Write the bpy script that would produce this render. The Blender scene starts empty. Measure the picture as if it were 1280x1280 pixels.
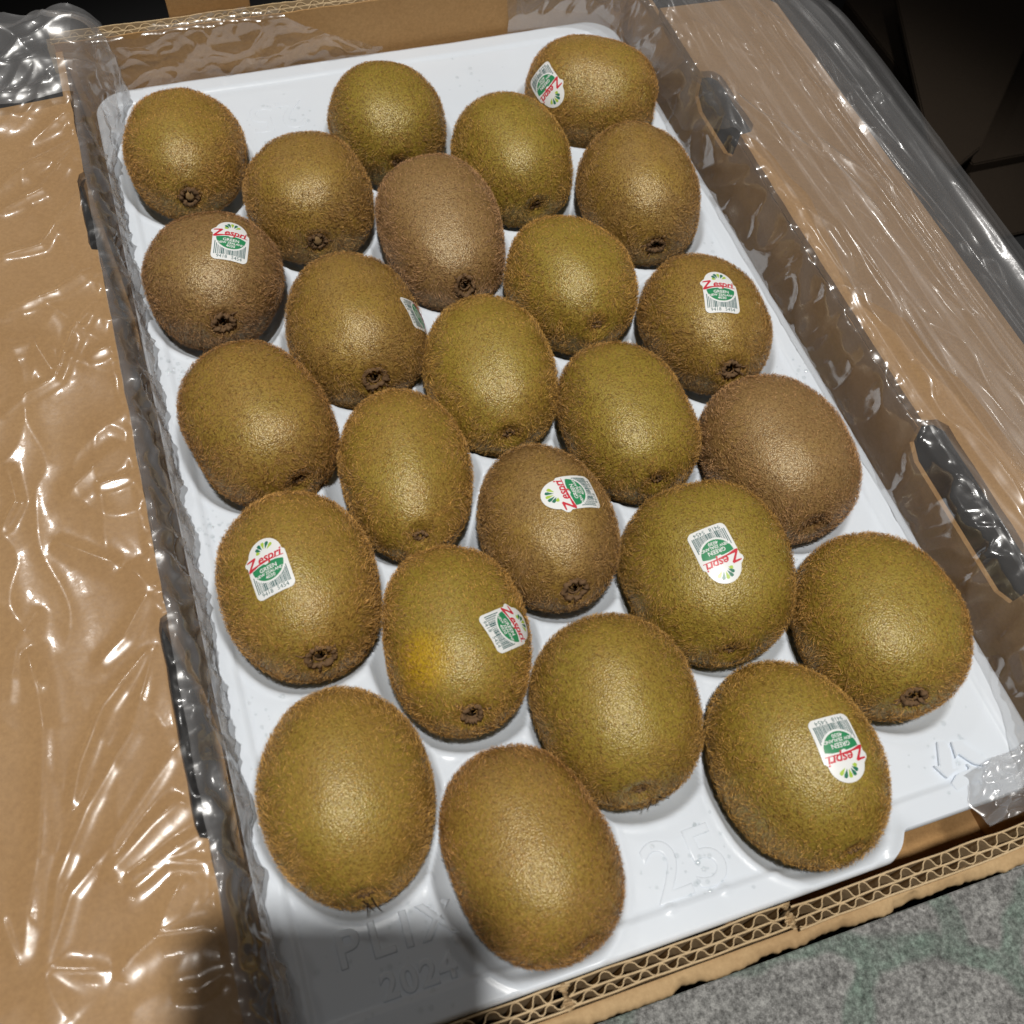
import bpy, math, random
import numpy as np
from mathutils import Vector, Matrix, Euler
from mathutils.bvhtree import BVHTree

MM = 0.001
SC = bpy.context.scene
COL = SC.collection
random.seed(7)
RNG = np.random.default_rng(11)

# ------------------------------------------------------------------ camera, world, lamp, exposure
CAM_POS = Vector((-98.17, -249.68, 343.87))
CAM_R = Vector((0.9463, -0.3161, 0.0682))
CAM_U = Vector((0.2390, 0.8253, 0.5117))
CAM_F = Vector((0.2178, 0.4679, -0.8565))
cam_data = bpy.data.cameras.new("camera")
cam = bpy.data.objects.new("camera", cam_data)
COL.objects.link(cam)
cam.matrix_world = Matrix((
    (CAM_R.x, CAM_U.x, -CAM_F.x, CAM_POS.x * MM),
    (CAM_R.y, CAM_U.y, -CAM_F.y, CAM_POS.y * MM),
    (CAM_R.z, CAM_U.z, -CAM_F.z, CAM_POS.z * MM),
    (0, 0, 0, 1)))
cam_data.sensor_fit = 'HORIZONTAL'
cam_data.sensor_width = 36.0
cam_data.lens = 36.0 * 1317.0 / 1280.0
cam_data.clip_start = 0.001
cam_data.clip_end = 30.0
cam_data.dof.use_dof = True
cam_data.dof.focus_distance = 0.425
cam_data.dof.aperture_fstop = 18.0
SC.camera = cam

world = bpy.data.worlds.new("World")
SC.world = world
world.use_nodes = True
world.node_tree.nodes["Background"].inputs[0].default_value = (1.0, 0.93, 0.85, 1)
world.node_tree.nodes["Background"].inputs[1].default_value = 0.042

LAMP_DIR = Vector((-18.0, -44.0, 344.0)).normalized()
lamp_data = bpy.data.lights.new("ceiling_spot", 'SPOT')
lamp = bpy.data.objects.new("ceiling_spot", lamp_data)
COL.objects.link(lamp)
lamp.location = Vector((-0.098, -0.25, 0.344)) + LAMP_DIR * 2.0
lamp_data.energy = 205.0
lamp_data.color = (1.0, 0.97, 0.92)
lamp_data.shadow_soft_size = 0.045
lamp_data.spot_size = math.radians(21)
lamp_data.spot_blend = 0.3
_aim = (Vector((-0.02, -0.06, 0.0)) - lamp.location).normalized()
lamp.rotation_euler = _aim.to_track_quat('-Z', 'Y').to_euler()
for _pos, _pw in (((1.25, 0.55, 2.5), 8.0), ((-0.65, 1.6, 2.6), 17.0), ((-1.3, -0.6, 2.5), 6.0)):     # weaker ceiling lamps further off
    _ld = bpy.data.lights.new("ceiling_spot", 'SPOT'); _lo = bpy.data.objects.new("ceiling_spot", _ld); COL.objects.link(_lo)
    _lo.location = _pos; _ld.energy = _pw; _ld.color = (1.0, 0.97, 0.93); _ld.shadow_soft_size = 0.05
    _ld.spot_size = math.radians(21); _ld.spot_blend = 0.4
    _lo.rotation_euler = (Vector((0.0, -0.05, 0.0)) - Vector(_pos)).normalized().to_track_quat('-Z', 'Y').to_euler()

SC.view_settings.view_transform = 'Standard'
SC.view_settings.look = 'None'
SC.view_settings.gamma = 1.0
SC.view_settings.use_curve_mapping = False
SC.view_settings.exposure = 0.0
SC.render.engine = 'CYCLES'
SC.cycles.max_bounces = 7
SC.cycles.transparent_max_bounces = 14
SC.cycles.use_denoising = True
SC.cycles.caustics_reflective = False
SC.cycles.caustics_refractive = False


# ------------------------------------------------------------------ helpers
def tag(o, label, cat, group=None, kind=None):
    o["label"] = label
    if cat: o["category"] = cat
    if group: o["group"] = group
    if kind: o["kind"] = kind
    return o


def empty(name, loc=(0, 0, 0), parent=None):
    o = bpy.data.objects.new(name, None)
    o.empty_display_size = 0.01
    o.location = Vector(loc) * MM
    COL.objects.link(o)
    o.parent = parent
    return o


def mesh(name, verts, faces, mat, parent=None, smooth=True, scale=MM):
    me = bpy.data.meshes.new(name)
    v = np.asarray(verts, float) * scale
    me.from_pydata(v.tolist(), [], [list(map(int, f)) for f in faces])
    me.update()
    if smooth:
        me.polygons.foreach_set("use_smooth", np.ones(len(me.polygons), bool))
    if mat: me.materials.append(mat)
    o = bpy.data.objects.new(name, me)
    COL.objects.link(o)
    o.parent = parent
    return o


def grid_faces(nu, nv, wrap_v=False):
    i, j = np.meshgrid(np.arange(nu - 1), np.arange(nv if wrap_v else nv - 1), indexing='ij')
    j2 = (j + 1) % nv
    a = i * nv + j; b = (i + 1) * nv + j; c = (i + 1) * nv + j2; d = i * nv + j2
    return np.stack([a, b, c, d], -1).reshape(-1, 4)


def fast_mesh(name, verts, quads, mat, parent=None):
    """Large quad mesh through foreach_set."""
    me = bpy.data.meshes.new(name)
    v = (np.asarray(verts, np.float32) * MM)
    me.vertices.add(len(v)); me.vertices.foreach_set("co", v.ravel())
    q = np.asarray(quads, np.int32)
    me.loops.add(q.size); me.loops.foreach_set("vertex_index", q.ravel())
    me.polygons.add(len(q))
    me.polygons.foreach_set("loop_start", np.arange(0, q.size, 4, dtype=np.int32))
    me.update(calc_edges=True)
    me.polygons.foreach_set("use_smooth", np.ones(len(q), bool))
    me.validate()
    if mat: me.materials.append(mat)
    o = bpy.data.objects.new(name, me)
    COL.objects.link(o)
    o.parent = parent
    return o


def prism(name, pts, vec, mat, parent=None, bevel=0.0):
    """Closed polygon pts (3-D, planar) extruded by vec."""
    n = len(pts)
    vec = np.asarray(vec, float)
    v = [np.asarray(q, float) for q in pts] + [np.asarray(q, float) + vec for q in pts]
    f = [list(range(n))[::-1], list(range(n, 2 * n))]
    f += [[i, (i + 1) % n, n + (i + 1) % n, n + i] for i in range(n)]
    o = mesh(name, v, f, mat, parent, smooth=False)
    import bmesh
    bm = bmesh.new(); bm.from_mesh(o.data)
    bmesh.ops.recalc_face_normals(bm, faces=bm.faces)
    if bevel:
        bmesh.ops.bevel(bm, geom=bm.edges[:], offset=bevel * MM, segments=2, affect='EDGES')
    bm.to_mesh(o.data); bm.free()
    return o


def smoothstep(a, b, x):
    t = np.clip((x - a) / (b - a), 0, 1)
    return t * t * (3 - 2 * t)


_P = RNG.permutation(512)
_G = np.stack([np.cos(np.linspace(0, 2 * np.pi, 64, endpoint=False)), np.sin(np.linspace(0, 2 * np.pi, 64, endpoint=False))], -1)


def perlin(x, y, seed=0):
    x = np.asarray(x, float) + seed * 17.31; y = np.asarray(y, float) + seed * 9.77
    xi = np.floor(x).astype(int); yi = np.floor(y).astype(int)
    xf = x - xi; yf = y - yi
    def g(ix, iy, dx, dy):
        h = _P[(ix + _P[(iy + seed * 31) % 512]) % 512] % 64
        return _G[h, 0] * dx + _G[h, 1] * dy
    u = xf ** 3 * (xf * (xf * 6 - 15) + 10); v = yf ** 3 * (yf * (yf * 6 - 15) + 10)
    a = g(xi, yi, xf, yf); b = g(xi + 1, yi, xf - 1, yf); c = g(xi, yi + 1, xf, yf - 1); d = g(xi + 1, yi + 1, xf - 1, yf - 1)
    return (a * (1 - u) + b * u) * (1 - v) + (c * (1 - u) + d * u) * v * 1.0


def ridged(x, y, seed, k=2.0):
    return np.clip(1 - 1.9 * np.abs(perlin(x, y, seed)), 0, 1) ** k


# ------------------------------------------------------------------ materials
def nt(name):
    m = bpy.data.materials.new(name); m.use_nodes = True
    t = m.node_tree
    return m, t, t.nodes["Principled BSDF"]


def N(t, typ, **kw):
    n = t.nodes.new(typ)
    for k, v in kw.items(): setattr(n, k, v)
    return n


def noise(t, scale, detail=4, rough=0.6, coord='Object', vec=None):
    n = N(t, "ShaderNodeTexNoise")
    n.inputs["Scale"].default_value = scale; n.inputs["Detail"].default_value = detail; n.inputs["Roughness"].default_value = rough
    if vec is None:
        c = N(t, "ShaderNodeTexCoord"); vec = c.outputs[coord]
    t.links.new(vec, n.inputs["Vector"])
    return n


def ramp(t, fac, stops):
    r = N(t, "ShaderNodeValToRGB")
    e = r.color_ramp.elements
    while len(e) < len(stops): e.new(0.5)
    for i, (p, c) in enumerate(stops):
        e[i].position = p; e[i].color = (*c, 1)
    t.links.new(fac, r.inputs[0])
    return r


def bump(t, b, h, strength, dist):
    n = N(t, "ShaderNodeBump")
    n.inputs["Strength"].default_value = strength; n.inputs["Distance"].default_value = dist
    t.links.new(h, n.inputs["Height"]); t.links.new(n.outputs[0], b.inputs["Normal"])
    return n


def mix_rgb(t, fac, a, b, blend='MIX'):
    m = N(t, "ShaderNodeMix", data_type='RGBA', blend_type=blend)
    for s, v in ((0, fac), (6, a), (7, b)):
        if isinstance(v, (int, float)): m.inputs[s].default_value = v
        elif isinstance(v, tuple): m.inputs[s].default_value = (*v, 1)
        else: t.links.new(v, m.inputs[s])
    return m.outputs[2]


def plain(name, col, rough=0.5, spec=0.5):
    m, t, b = nt(name)
    b.inputs["Base Color"].default_value = (*col, 1); b.inputs["Roughness"].default_value = rough
    b.inputs["Specular IOR Level"].default_value = spec
    return m


def mat_skin():
    m, t, b = nt("kiwi_skin")
    at = N(t, "ShaderNodeAttribute", attribute_type='OBJECT', attribute_name='tone')
    n1 = noise(t, 38, 3, 0.55)
    add = N(t, "ShaderNodeMath", operation='ADD'); t.links.new(n1.outputs[0], add.inputs[0])
    sub = N(t, "ShaderNodeMath", operation='SUBTRACT'); t.links.new(at.outputs["Fac"], sub.inputs[0]); sub.inputs[1].default_value = 0.5
    t.links.new(sub.outputs[0], add.inputs[1])
    r = ramp(t, add.outputs[0], [(0.20, (0.310, 0.222, 0.032)), (0.50, (0.318, 0.198, 0.038)), (0.85, (0.285, 0.172, 0.062))])
    pa = N(t, "ShaderNodeAttribute", attribute_type='OBJECT', attribute_name='patch')
    tc = N(t, "ShaderNodeTexCoord"); vd = N(t, "ShaderNodeVectorMath", operation='DISTANCE'); t.links.new(tc.outputs["Object"], vd.inputs[0]); vd.inputs[1].default_value = (-0.014, -0.016, 0.017)
    mr = N(t, "ShaderNodeMapRange", interpolation_type='SMOOTHSTEP'); mr.inputs["From Min"].default_value = 0.004; mr.inputs["From Max"].default_value = 0.014
    mr.inputs["To Min"].default_value = 0.85; mr.inputs["To Max"].default_value = 0.0; t.links.new(vd.outputs["Value"], mr.inputs["Value"])
    pm = N(t, "ShaderNodeMath", operation='MULTIPLY'); t.links.new(pa.outputs["Fac"], pm.inputs[0]); t.links.new(mr.outputs[0], pm.inputs[1])
    rcol = mix_rgb(t, pm.outputs[0], r.outputs[0], (0.50, 0.31, 0.010))
    n2 = noise(t, 1100, 2, 0.6)
    spk = ramp(t, n2.outputs[0], [(0.36, (0.62, 0.57, 0.52)), (0.54, (1.05, 1.05, 1.05))])
    c = mix_rgb(t, 0.85, rcol, spk.outputs[0], 'MULTIPLY')
    t.links.new(c, b.inputs["Base Color"])
    b.inputs["Roughness"].default_value = 0.42
    b.inputs["Specular Tint"].default_value = (1.0, 0.90, 0.66, 1)
    b.inputs["Specular IOR Level"].default_value = 0.62
    b.inputs["IOR"].default_value = 1.7
    v = N(t, "ShaderNodeTexVoronoi"); v.inputs["Scale"].default_value = 1650
    c2 = N(t, "ShaderNodeTexCoord"); t.links.new(c2.outputs["Object"], v.inputs["Vector"])
    a2 = N(t, "ShaderNodeMath", operation='ADD'); t.links.new(v.outputs["Distance"], a2.inputs[0])
    n3 = noise(t, 700, 3, 0.6); t.links.new(n3.outputs[0], a2.inputs[1])
    bump(t, b, a2.outputs[0], 0.7, 0.00020)
    return m


def mat_fuzz():
    m, t, b = nt("kiwi_fuzz")
    at = N(t, "ShaderNodeAttribute", attribute_type='OBJECT', attribute_name='tone')
    hi = N(t, "ShaderNodeHairInfo")
    r = ramp(t, at.outputs["Fac"], [(0.0, (0.48, 0.296, 0.072)), (0.5, (0.485, 0.278, 0.086)), (1.0, (0.44, 0.270, 0.130))])
    r2 = ramp(t, hi.outputs["Random"], [(0.0, (0.30, 0.26, 0.22)), (0.5, (0.80, 0.76, 0.70)), (0.85, (1.2, 1.15, 1.1)), (1.0, (1.9, 1.85, 1.8))])
    c = mix_rgb(t, 1.0, r.outputs[0], r2.outputs[0], 'MULTIPLY')
    r3 = ramp(t, hi.outputs["Intercept"], [(0.0, (0.45, 0.40, 0.36)), (0.45, (0.95, 0.92, 0.9)), (1.0, (1.5, 1.5, 1.5))])
    c = mix_rgb(t, 1.0, c, r3.outputs[0], 'MULTIPLY')
    sh = N(t, "ShaderNodeAttribute", attribute_type='OBJECT', attribute_name='shade')
    c = mix_rgb(t, 1.0, c, sh.outputs["Color"], 'MULTIPLY')
    t.links.new(c, b.inputs["Base Color"])
    b.inputs["Roughness"].default_value = 0.38
    b.inputs["Specular IOR Level"].default_value = 0.45
    return m


def mat_tray():
    m, t, b = nt("tray_plastic")
    n1 = noise(t, 14, 3, 0.5)
    r = ramp(t, n1.outputs[0], [(0.3, (0.705, 0.762, 0.835)), (0.7, (0.735, 0.788, 0.855))])
    t.links.new(r.outputs[0], b.inputs["Base Color"])
    b.inputs["Roughness"].default_value = 0.30
    b.inputs["Specular IOR Level"].default_value = 0.35
    n2 = noise(t, 60, 3, 0.5)
    bump(t, b, n2.outputs[0], 0.25, 0.0012)
    return m


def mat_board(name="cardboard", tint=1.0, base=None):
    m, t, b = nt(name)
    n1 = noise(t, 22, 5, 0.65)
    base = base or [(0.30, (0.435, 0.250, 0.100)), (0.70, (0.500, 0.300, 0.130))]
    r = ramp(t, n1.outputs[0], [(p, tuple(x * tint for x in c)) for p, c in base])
    n2 = noise(t, 700, 3, 0.7)
    f = ramp(t, n2.outputs[0], [(0.3, (0.86, 0.84, 0.82)), (0.7, (1.05, 1.05, 1.05))])
    c = mix_rgb(t, 1.0, r.outputs[0], f.outputs[0], 'MULTIPLY')
    t.links.new(c, b.inputs["Base Color"])
    b.inputs["Roughness"].default_value = 0.8
    b.inputs["Specular IOR Level"].default_value = 0.25
    n3 = noise(t, 260, 4, 0.7)
    bump(t, b, n3.outputs[0], 0.35, 0.0006)
    return m


def mat_film(name, haze, rough, rough2, f0, bstr=0.5):
    m = bpy.data.materials.new(name); m.use_nodes = True
    t = m.node_tree; t.nodes.clear()
    out = N(t, "ShaderNodeOutputMaterial")
    tr = N(t, "ShaderNodeBsdfTransparent"); tr.inputs[0].default_value = (0.975, 0.975, 0.975, 1)
    gl = N(t, "ShaderNodeBsdfGlossy"); gl.inputs["Roughness"].default_value = rough; gl.inputs[0].default_value = (1, 1, 1, 1)
    df = N(t, "ShaderNodeBsdfDiffuse"); df.inputs[0].default_value = (0.86, 0.86, 0.88, 1)
    tl = N(t, "ShaderNodeBsdfTranslucent"); tl.inputs[0].default_value = (0.86, 0.86, 0.88, 1)
    n = noise(t, 70, 4, 0.6)
    bp = N(t, "ShaderNodeBump"); bp.inputs["Strength"].default_value = bstr; bp.inputs["Distance"].default_value = 0.0012
    t.links.new(n.outputs[0], bp.inputs["Height"])
    t.links.new(bp.outputs[0], gl.inputs["Normal"])
    g2 = N(t, "ShaderNodeBsdfGlossy"); g2.inputs["Roughness"].default_value = rough2; g2.inputs[0].default_value = (1, 1, 1, 1)
    t.links.new(bp.outputs[0], g2.inputs["Normal"])
    gm = N(t, "ShaderNodeMixShader"); gm.inputs[0].default_value = 0.6
    t.links.new(gl.outputs[0], gm.inputs[1]); t.links.new(g2.outputs[0], gm.inputs[2])
    lw = N(t, "ShaderNodeLayerWeight"); lw.inputs[0].default_value = 0.5; t.links.new(bp.outputs[0], lw.inputs["Normal"])
    pw = N(t, "ShaderNodeMath", operation='POWER'); t.links.new(lw.outputs["Facing"], pw.inputs[0]); pw.inputs[1].default_value = 4.0
    fr = N(t, "ShaderNodeMapRange"); fr.inputs["To Min"].default_value = f0; fr.inputs["To Max"].default_value = 0.42
    t.links.new(pw.outputs[0], fr.inputs["Value"])
    hz = N(t, "ShaderNodeMixShader"); hz.inputs[0].default_value = 0.35
    t.links.new(df.outputs[0], hz.inputs[1]); t.links.new(tl.outputs[0], hz.inputs[2])
    m1 = N(t, "ShaderNodeMixShader"); m1.inputs[0].default_value = haze
    t.links.new(tr.outputs[0], m1.inputs[1]); t.links.new(hz.outputs[0], m1.inputs[2])
    m2 = N(t, "ShaderNodeMixShader")
    t.links.new(fr.outputs[0], m2.inputs[0]); t.links.new(m1.outputs[0], m2.inputs[1]); t.links.new(gm.outputs[0], m2.inputs[2])
    t.links.new(m2.outputs[0], out.inputs[0])
    return m


def mat_carpet():
    m, t, b = nt("carpet")
    n1 = noise(t, 480, 4, 0.75)
    n0 = noise(t, 90, 4, 0.7)
    r = ramp(t, n1.outputs[0], [(0.30, (0.11, 0.108, 0.104)), (0.5, (0.29, 0.286, 0.278)), (0.70, (0.54, 0.53, 0.515))])
    r0 = ramp(t, n0.outputs[0], [(0.3, (0.72, 0.72, 0.72)), (0.7, (1.15, 1.15, 1.15))])
    c = mix_rgb(t, 1.0, r.outputs[0], r0.outputs[0], 'MULTIPLY')
    # green printed lines: edges of a large wobbly cell pattern
    co = N(t, "ShaderNodeTexCoord")
    wob = noise(t, 30, 2, 0.5)
    va = N(t, "ShaderNodeVectorMath", operation='MULTIPLY_ADD'); t.links.new(wob.outputs["Color"], va.inputs[0])
    va.inputs[1].default_value = (0.02, 0.02, 0.0); t.links.new(co.outputs["Object"], va.inputs[2])
    vo = N(t, "ShaderNodeTexVoronoi", feature='DISTANCE_TO_EDGE', voronoi_dimensions='2D'); vo.inputs["Scale"].default_value = 13
    t.links.new(va.outputs[0], vo.inputs["Vector"])
    g = ramp(t, vo.outputs["Distance"], [(0.05, (1, 1, 1)), (0.085, (0, 0, 0))])
    gm = N(t, "ShaderNodeMath", operation='MULTIPLY'); t.links.new(g.outputs[0], gm.inputs[0]); t.links.new(n0.outputs[0], gm.inputs[1])
    gr = mix_rgb(t, 1.0, c, (0.45, 0.72, 0.58), 'MULTIPLY')
    c2 = mix_rgb(t, gm.outputs[0], c, gr)
    t.links.new(c2, b.inputs["Base Color"])
    b.inputs["Roughness"].default_value = 0.95; b.inputs["Specular IOR Level"].default_value = 0.1
    bump(t, b, n1.outputs[0], 0.8, 0.002)
    return m


def mat_droplet():
    m = bpy.data.materials.new("water"); m.use_nodes = True
    t = m.node_tree; t.nodes.clear()
    out = N(t, "ShaderNodeOutputMaterial")
    tr = N(t, "ShaderNodeBsdfTransparent"); tr.inputs[0].default_value = (0.97, 0.98, 0.98, 1)
    gl = N(t, "ShaderNodeBsdfGlossy"); gl.inputs["Roughness"].default_value = 0.06
    lw = N(t, "ShaderNodeLayerWeight"); lw.inputs[0].default_value = 0.5
    pw = N(t, "ShaderNodeMath", operation='POWER'); t.links.new(lw.outputs["Facing"], pw.inputs[0]); pw.inputs[1].default_value = 4.0
    fr = N(t, "ShaderNodeMapRange"); fr.inputs["To Min"].default_value = 0.06; fr.inputs["To Max"].default_value = 0.25
    t.links.new(pw.outputs[0], fr.inputs["Value"])
    mx = N(t, "ShaderNodeMixShader")
    t.links.new(fr.outputs[0], mx.inputs[0]); t.links.new(tr.outputs[0], mx.inputs[1]); t.links.new(gl.outputs[0], mx.inputs[2])
    t.links.new(mx.outputs[0], out.inputs[0])
    return m


M_SKIN, M_FUZZ, M_TRAY = mat_skin(), mat_fuzz(), mat_tray()
M_FILM = mat_film("clear_film", 0.03, 0.10, 0.26, 0.11, 0.12)
M_FILM3 = mat_film("bunched_film", 0.17, 0.11, 0.32, 0.20, 0.12)
M_FILM2 = mat_film("doubled_film", 0.085, 0.12, 0.32, 0.14, 0.08)
M_FILM4 = mat_film("wall_film", 0.10, 0.06, 0.18, 0.20, 0.05)
M_BOARD = mat_board()
M_FLUTE = mat_board("fluting_paper", 1.0, [(0.30, (0.50, 0.365, 0.205)), (0.70, (0.64, 0.49, 0.30))])
M_TORN = mat_board("torn_board", 1.0, [(0.30, (0.40, 0.255, 0.125)), (0.70, (0.55, 0.39, 0.21))])
M_GREENPRINT = plain("green_print", (0.02, 0.16, 0.085), 0.55)
M_CARPET, M_DROP = mat_carpet(), mat_droplet()
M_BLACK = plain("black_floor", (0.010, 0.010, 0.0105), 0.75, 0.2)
M_SCAR = plain("dried_calyx", (0.16, 0.095, 0.048), 0.85, 0.2)
M_HOLLOW = plain("scar_hollow", (0.045, 0.027, 0.014), 0.9, 0.1)
M_CORE = plain("stem_core", (0.27, 0.17, 0.075), 0.8, 0.2)
M_BRIST = plain("dried_bristle", (0.035, 0.022, 0.014), 0.8, 0.2)
M_LABEL = plain("label_paper", (0.84, 0.85, 0.84), 0.35)
M_RED = plain("label_red", (0.62, 0.035, 0.055), 0.35)
M_GREEN = plain("label_green", (0.030, 0.26, 0.105), 0.35)
M_LEAF = plain("label_light_green", (0.42, 0.60, 0.07), 0.35)
M_DKGREEN = plain("label_dark_green", (0.02, 0.17, 0.10), 0.35)
M_INK = plain("label_ink", (0.045, 0.13, 0.13), 0.4)
M_PHONE = plain("phone_body", (0.02, 0.02, 0.022), 0.35)

# ------------------------------------------------------------------ setting: floor
ZF = -84.0
fl = mesh("floor", [(-700, -900, ZF), (900, -900, ZF), (900, -150, ZF), (-700, -150, ZF)], [(0, 1, 2, 3)], M_CARPET, smooth=False)
tag(fl, "grey speckled carpet with green lines in front of the carton", "carpet", kind="structure")
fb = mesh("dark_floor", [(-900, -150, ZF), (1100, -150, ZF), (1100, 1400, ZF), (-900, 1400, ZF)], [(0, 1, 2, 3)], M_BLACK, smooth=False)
tag(fb, "black floor behind the carton", "floor", kind="structure")

# ------------------------------------------------------------------ carton
XL, XR, YB, YF = -137.5, 146.0, 217.0, -223.6
ZT = 24.0
ZB = -80.0
carton = empty("carton", (0, 0, ZB))
tag(carton, "open brown corrugated cardboard carton with its side flaps folded out", "carton")


def put(o, parent=carton, origin=(0, 0, ZB)):
    """children were built in scene coordinates: shift them to the parent's origin"""
    o.location = -Vector(origin) * MM
    return o


SLOTS = [(84.0, 130.0), (-157.0, -82.0)]


def notch_edge(y0, y1, base, depth, r=5.0):
    """points (y, value) going from y0 up to y1 along an edge at `base`, pushed to base+depth in the slots"""
    pts = [(y0, base)]
    for a, b in sorted(SLOTS):
        pts += [(a, base), (a + 1.0, base + depth * 0.7), (a + r, base + depth), (b - r, base + depth), (b - 1.0, base + depth * 0.7), (b, base)]
    pts += [(y1, base)]
    return pts


def edge_jitter(pts, amp, rnd):
    out = []
    for i in range(len(pts) - 1):
        (y0, v0), (y1, v1) = pts[i], pts[i + 1]
        n = max(1, int(abs(y1 - y0) / 6))
        for k in range(n):
            f = k / n
            out.append((y0 + (y1 - y0) * f, v0 + (v1 - v0) * f + rnd.uniform(-amp, amp)))
    out.append(pts[-1])
    return out


rj = random.Random(3)
for sgn, xw in ((-1, XL), (1, XR)):
    # side wall with two slots cut into its top edge
    e = notch_edge(YF, YB, ZT - 0.5, -85.0 if sgn < 0 else -13.0, 8.0)
    poly = [(xw, y, z) for y, z in e] + [(xw, YB, ZB), (xw, YF, ZB)]
    put(prism("side_wall", poly, (sgn * (3.2 if sgn < 0 else 2.0), 0, 0), M_BOARD, carton, 0.0))
    # folded-out flap, its folded edge notched by the same slots, drooping a little outwards
    wid = 78.0 if sgn < 0 else 62.0
    e = edge_jitter(notch_edge(-228.0, 180.0, 0.0, 3.2 if sgn < 0 else 9.0), 0.25, rj)
    droop = 0.05 if sgn < 0 else 0.02
    poly = [(xw + sgn * d, y, ZT - d * droop) for y, d in e] + [(xw + sgn * (wid - 6), 180, ZT - wid * droop), (xw + sgn * wid, 172, ZT - wid * droop), (xw + sgn * wid, -228, ZT - wid * droop)]
    put(prism("flap", poly, (0, 0, 3.6), M_BOARD, carton, 0.0))
put(prism("bottom_panel", [(XL, YF, ZB), (XR, YF, ZB), (XR, YB, ZB), (XL, YB, ZB)], (0, 0, 1.6), M_BOARD, carton))


def wave_sheet(name, x0, x1, yc, amp, period, ztop, zbot, mat, parent, phase=0.0, thick=0.45, jit=0.0, seed=0):
    """vertical sheet of wavy fluting paper running along x, its wave seen from above"""
    n = int((x1 - x0) / period * 20) + 1
    xs = np.linspace(x0, x1, n)
    ph = 2 * np.pi * xs / period + phase + 2.2 * perlin(xs / 23.0, xs * 0 + 3, seed) + 0.8 * perlin(xs / 6.0, xs * 0 + 4, seed)
    yy = yc + amp * np.sign(np.sin(ph)) * np.abs(np.sin(ph)) ** 0.62 * (0.95 + 0.5 * perlin(xs / 19.0, xs * 0 + 9, seed))
    zz = ztop + jit * perlin(xs / 9.0, xs * 0 + 1.5, seed + 1)
    v, nrm = [], np.gradient(yy, xs)
    for s in (-0.5, 0.5):
        ox = -nrm / np.sqrt(1 + nrm ** 2) * s * thick; oy = 1 / np.sqrt(1 + nrm ** 2) * s * thick
        v.append(np.stack([xs + ox, yy + oy, zz], -1)); v.append(np.stack([xs + ox, yy + oy, np.full(n, zbot)], -1))
    V = np.concatenate(v); i = np.arange(n - 1)
    def strip(a, b): return np.stack([a * n + i, a * n + i + 1, b * n + i + 1, b * n + i], -1)
    F = np.concatenate([strip(1, 0), strip(2, 3), strip(0, 2)])
    o = put(fast_mesh(name, V, F, mat, parent)); o.data.polygons.foreach_set("use_smooth", np.zeros(len(o.data.polygons), bool)); return o


def liner(name, x0, x1, y, thick, ztop, zbot, mat, parent, jit=0.3, seed=0, wob=0.0, wperiod=40.0):
    n = int((x1 - x0) / 1.5) + 2
    xs = np.linspace(x0, x1, n)
    zz = ztop + jit * (perlin(xs / 14.0, xs * 0 + 2.2, seed) + 0.6 * perlin(xs / 3.5, xs * 0 + 5.1, seed + 1)) * 1.6
    yy = y + wob * perlin(xs / wperiod, xs * 0 + 7.7, seed + 2) * 1.8
    zb = np.full(n, zbot)
    V = np.concatenate([np.stack([xs, yy - thick / 2, zz], -1), np.stack([xs, yy - thick / 2, zb], -1),
                        np.stack([xs, yy + thick / 2, zz], -1), np.stack([xs, yy + thick / 2, zb], -1)])
    i = np.arange(n - 1)
    def strip(a, b): return np.stack([a * n + i, a * n + i + 1, b * n + i + 1, b * n + i], -1)
    F = np.concatenate([strip(1, 0), strip(2, 3), strip(0, 2)])
    o = put(fast_mesh(name, V, F, mat, parent)); o.data.polygons.foreach_set("use_smooth", np.zeros(len(o.data.polygons), bool)); return o


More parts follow.
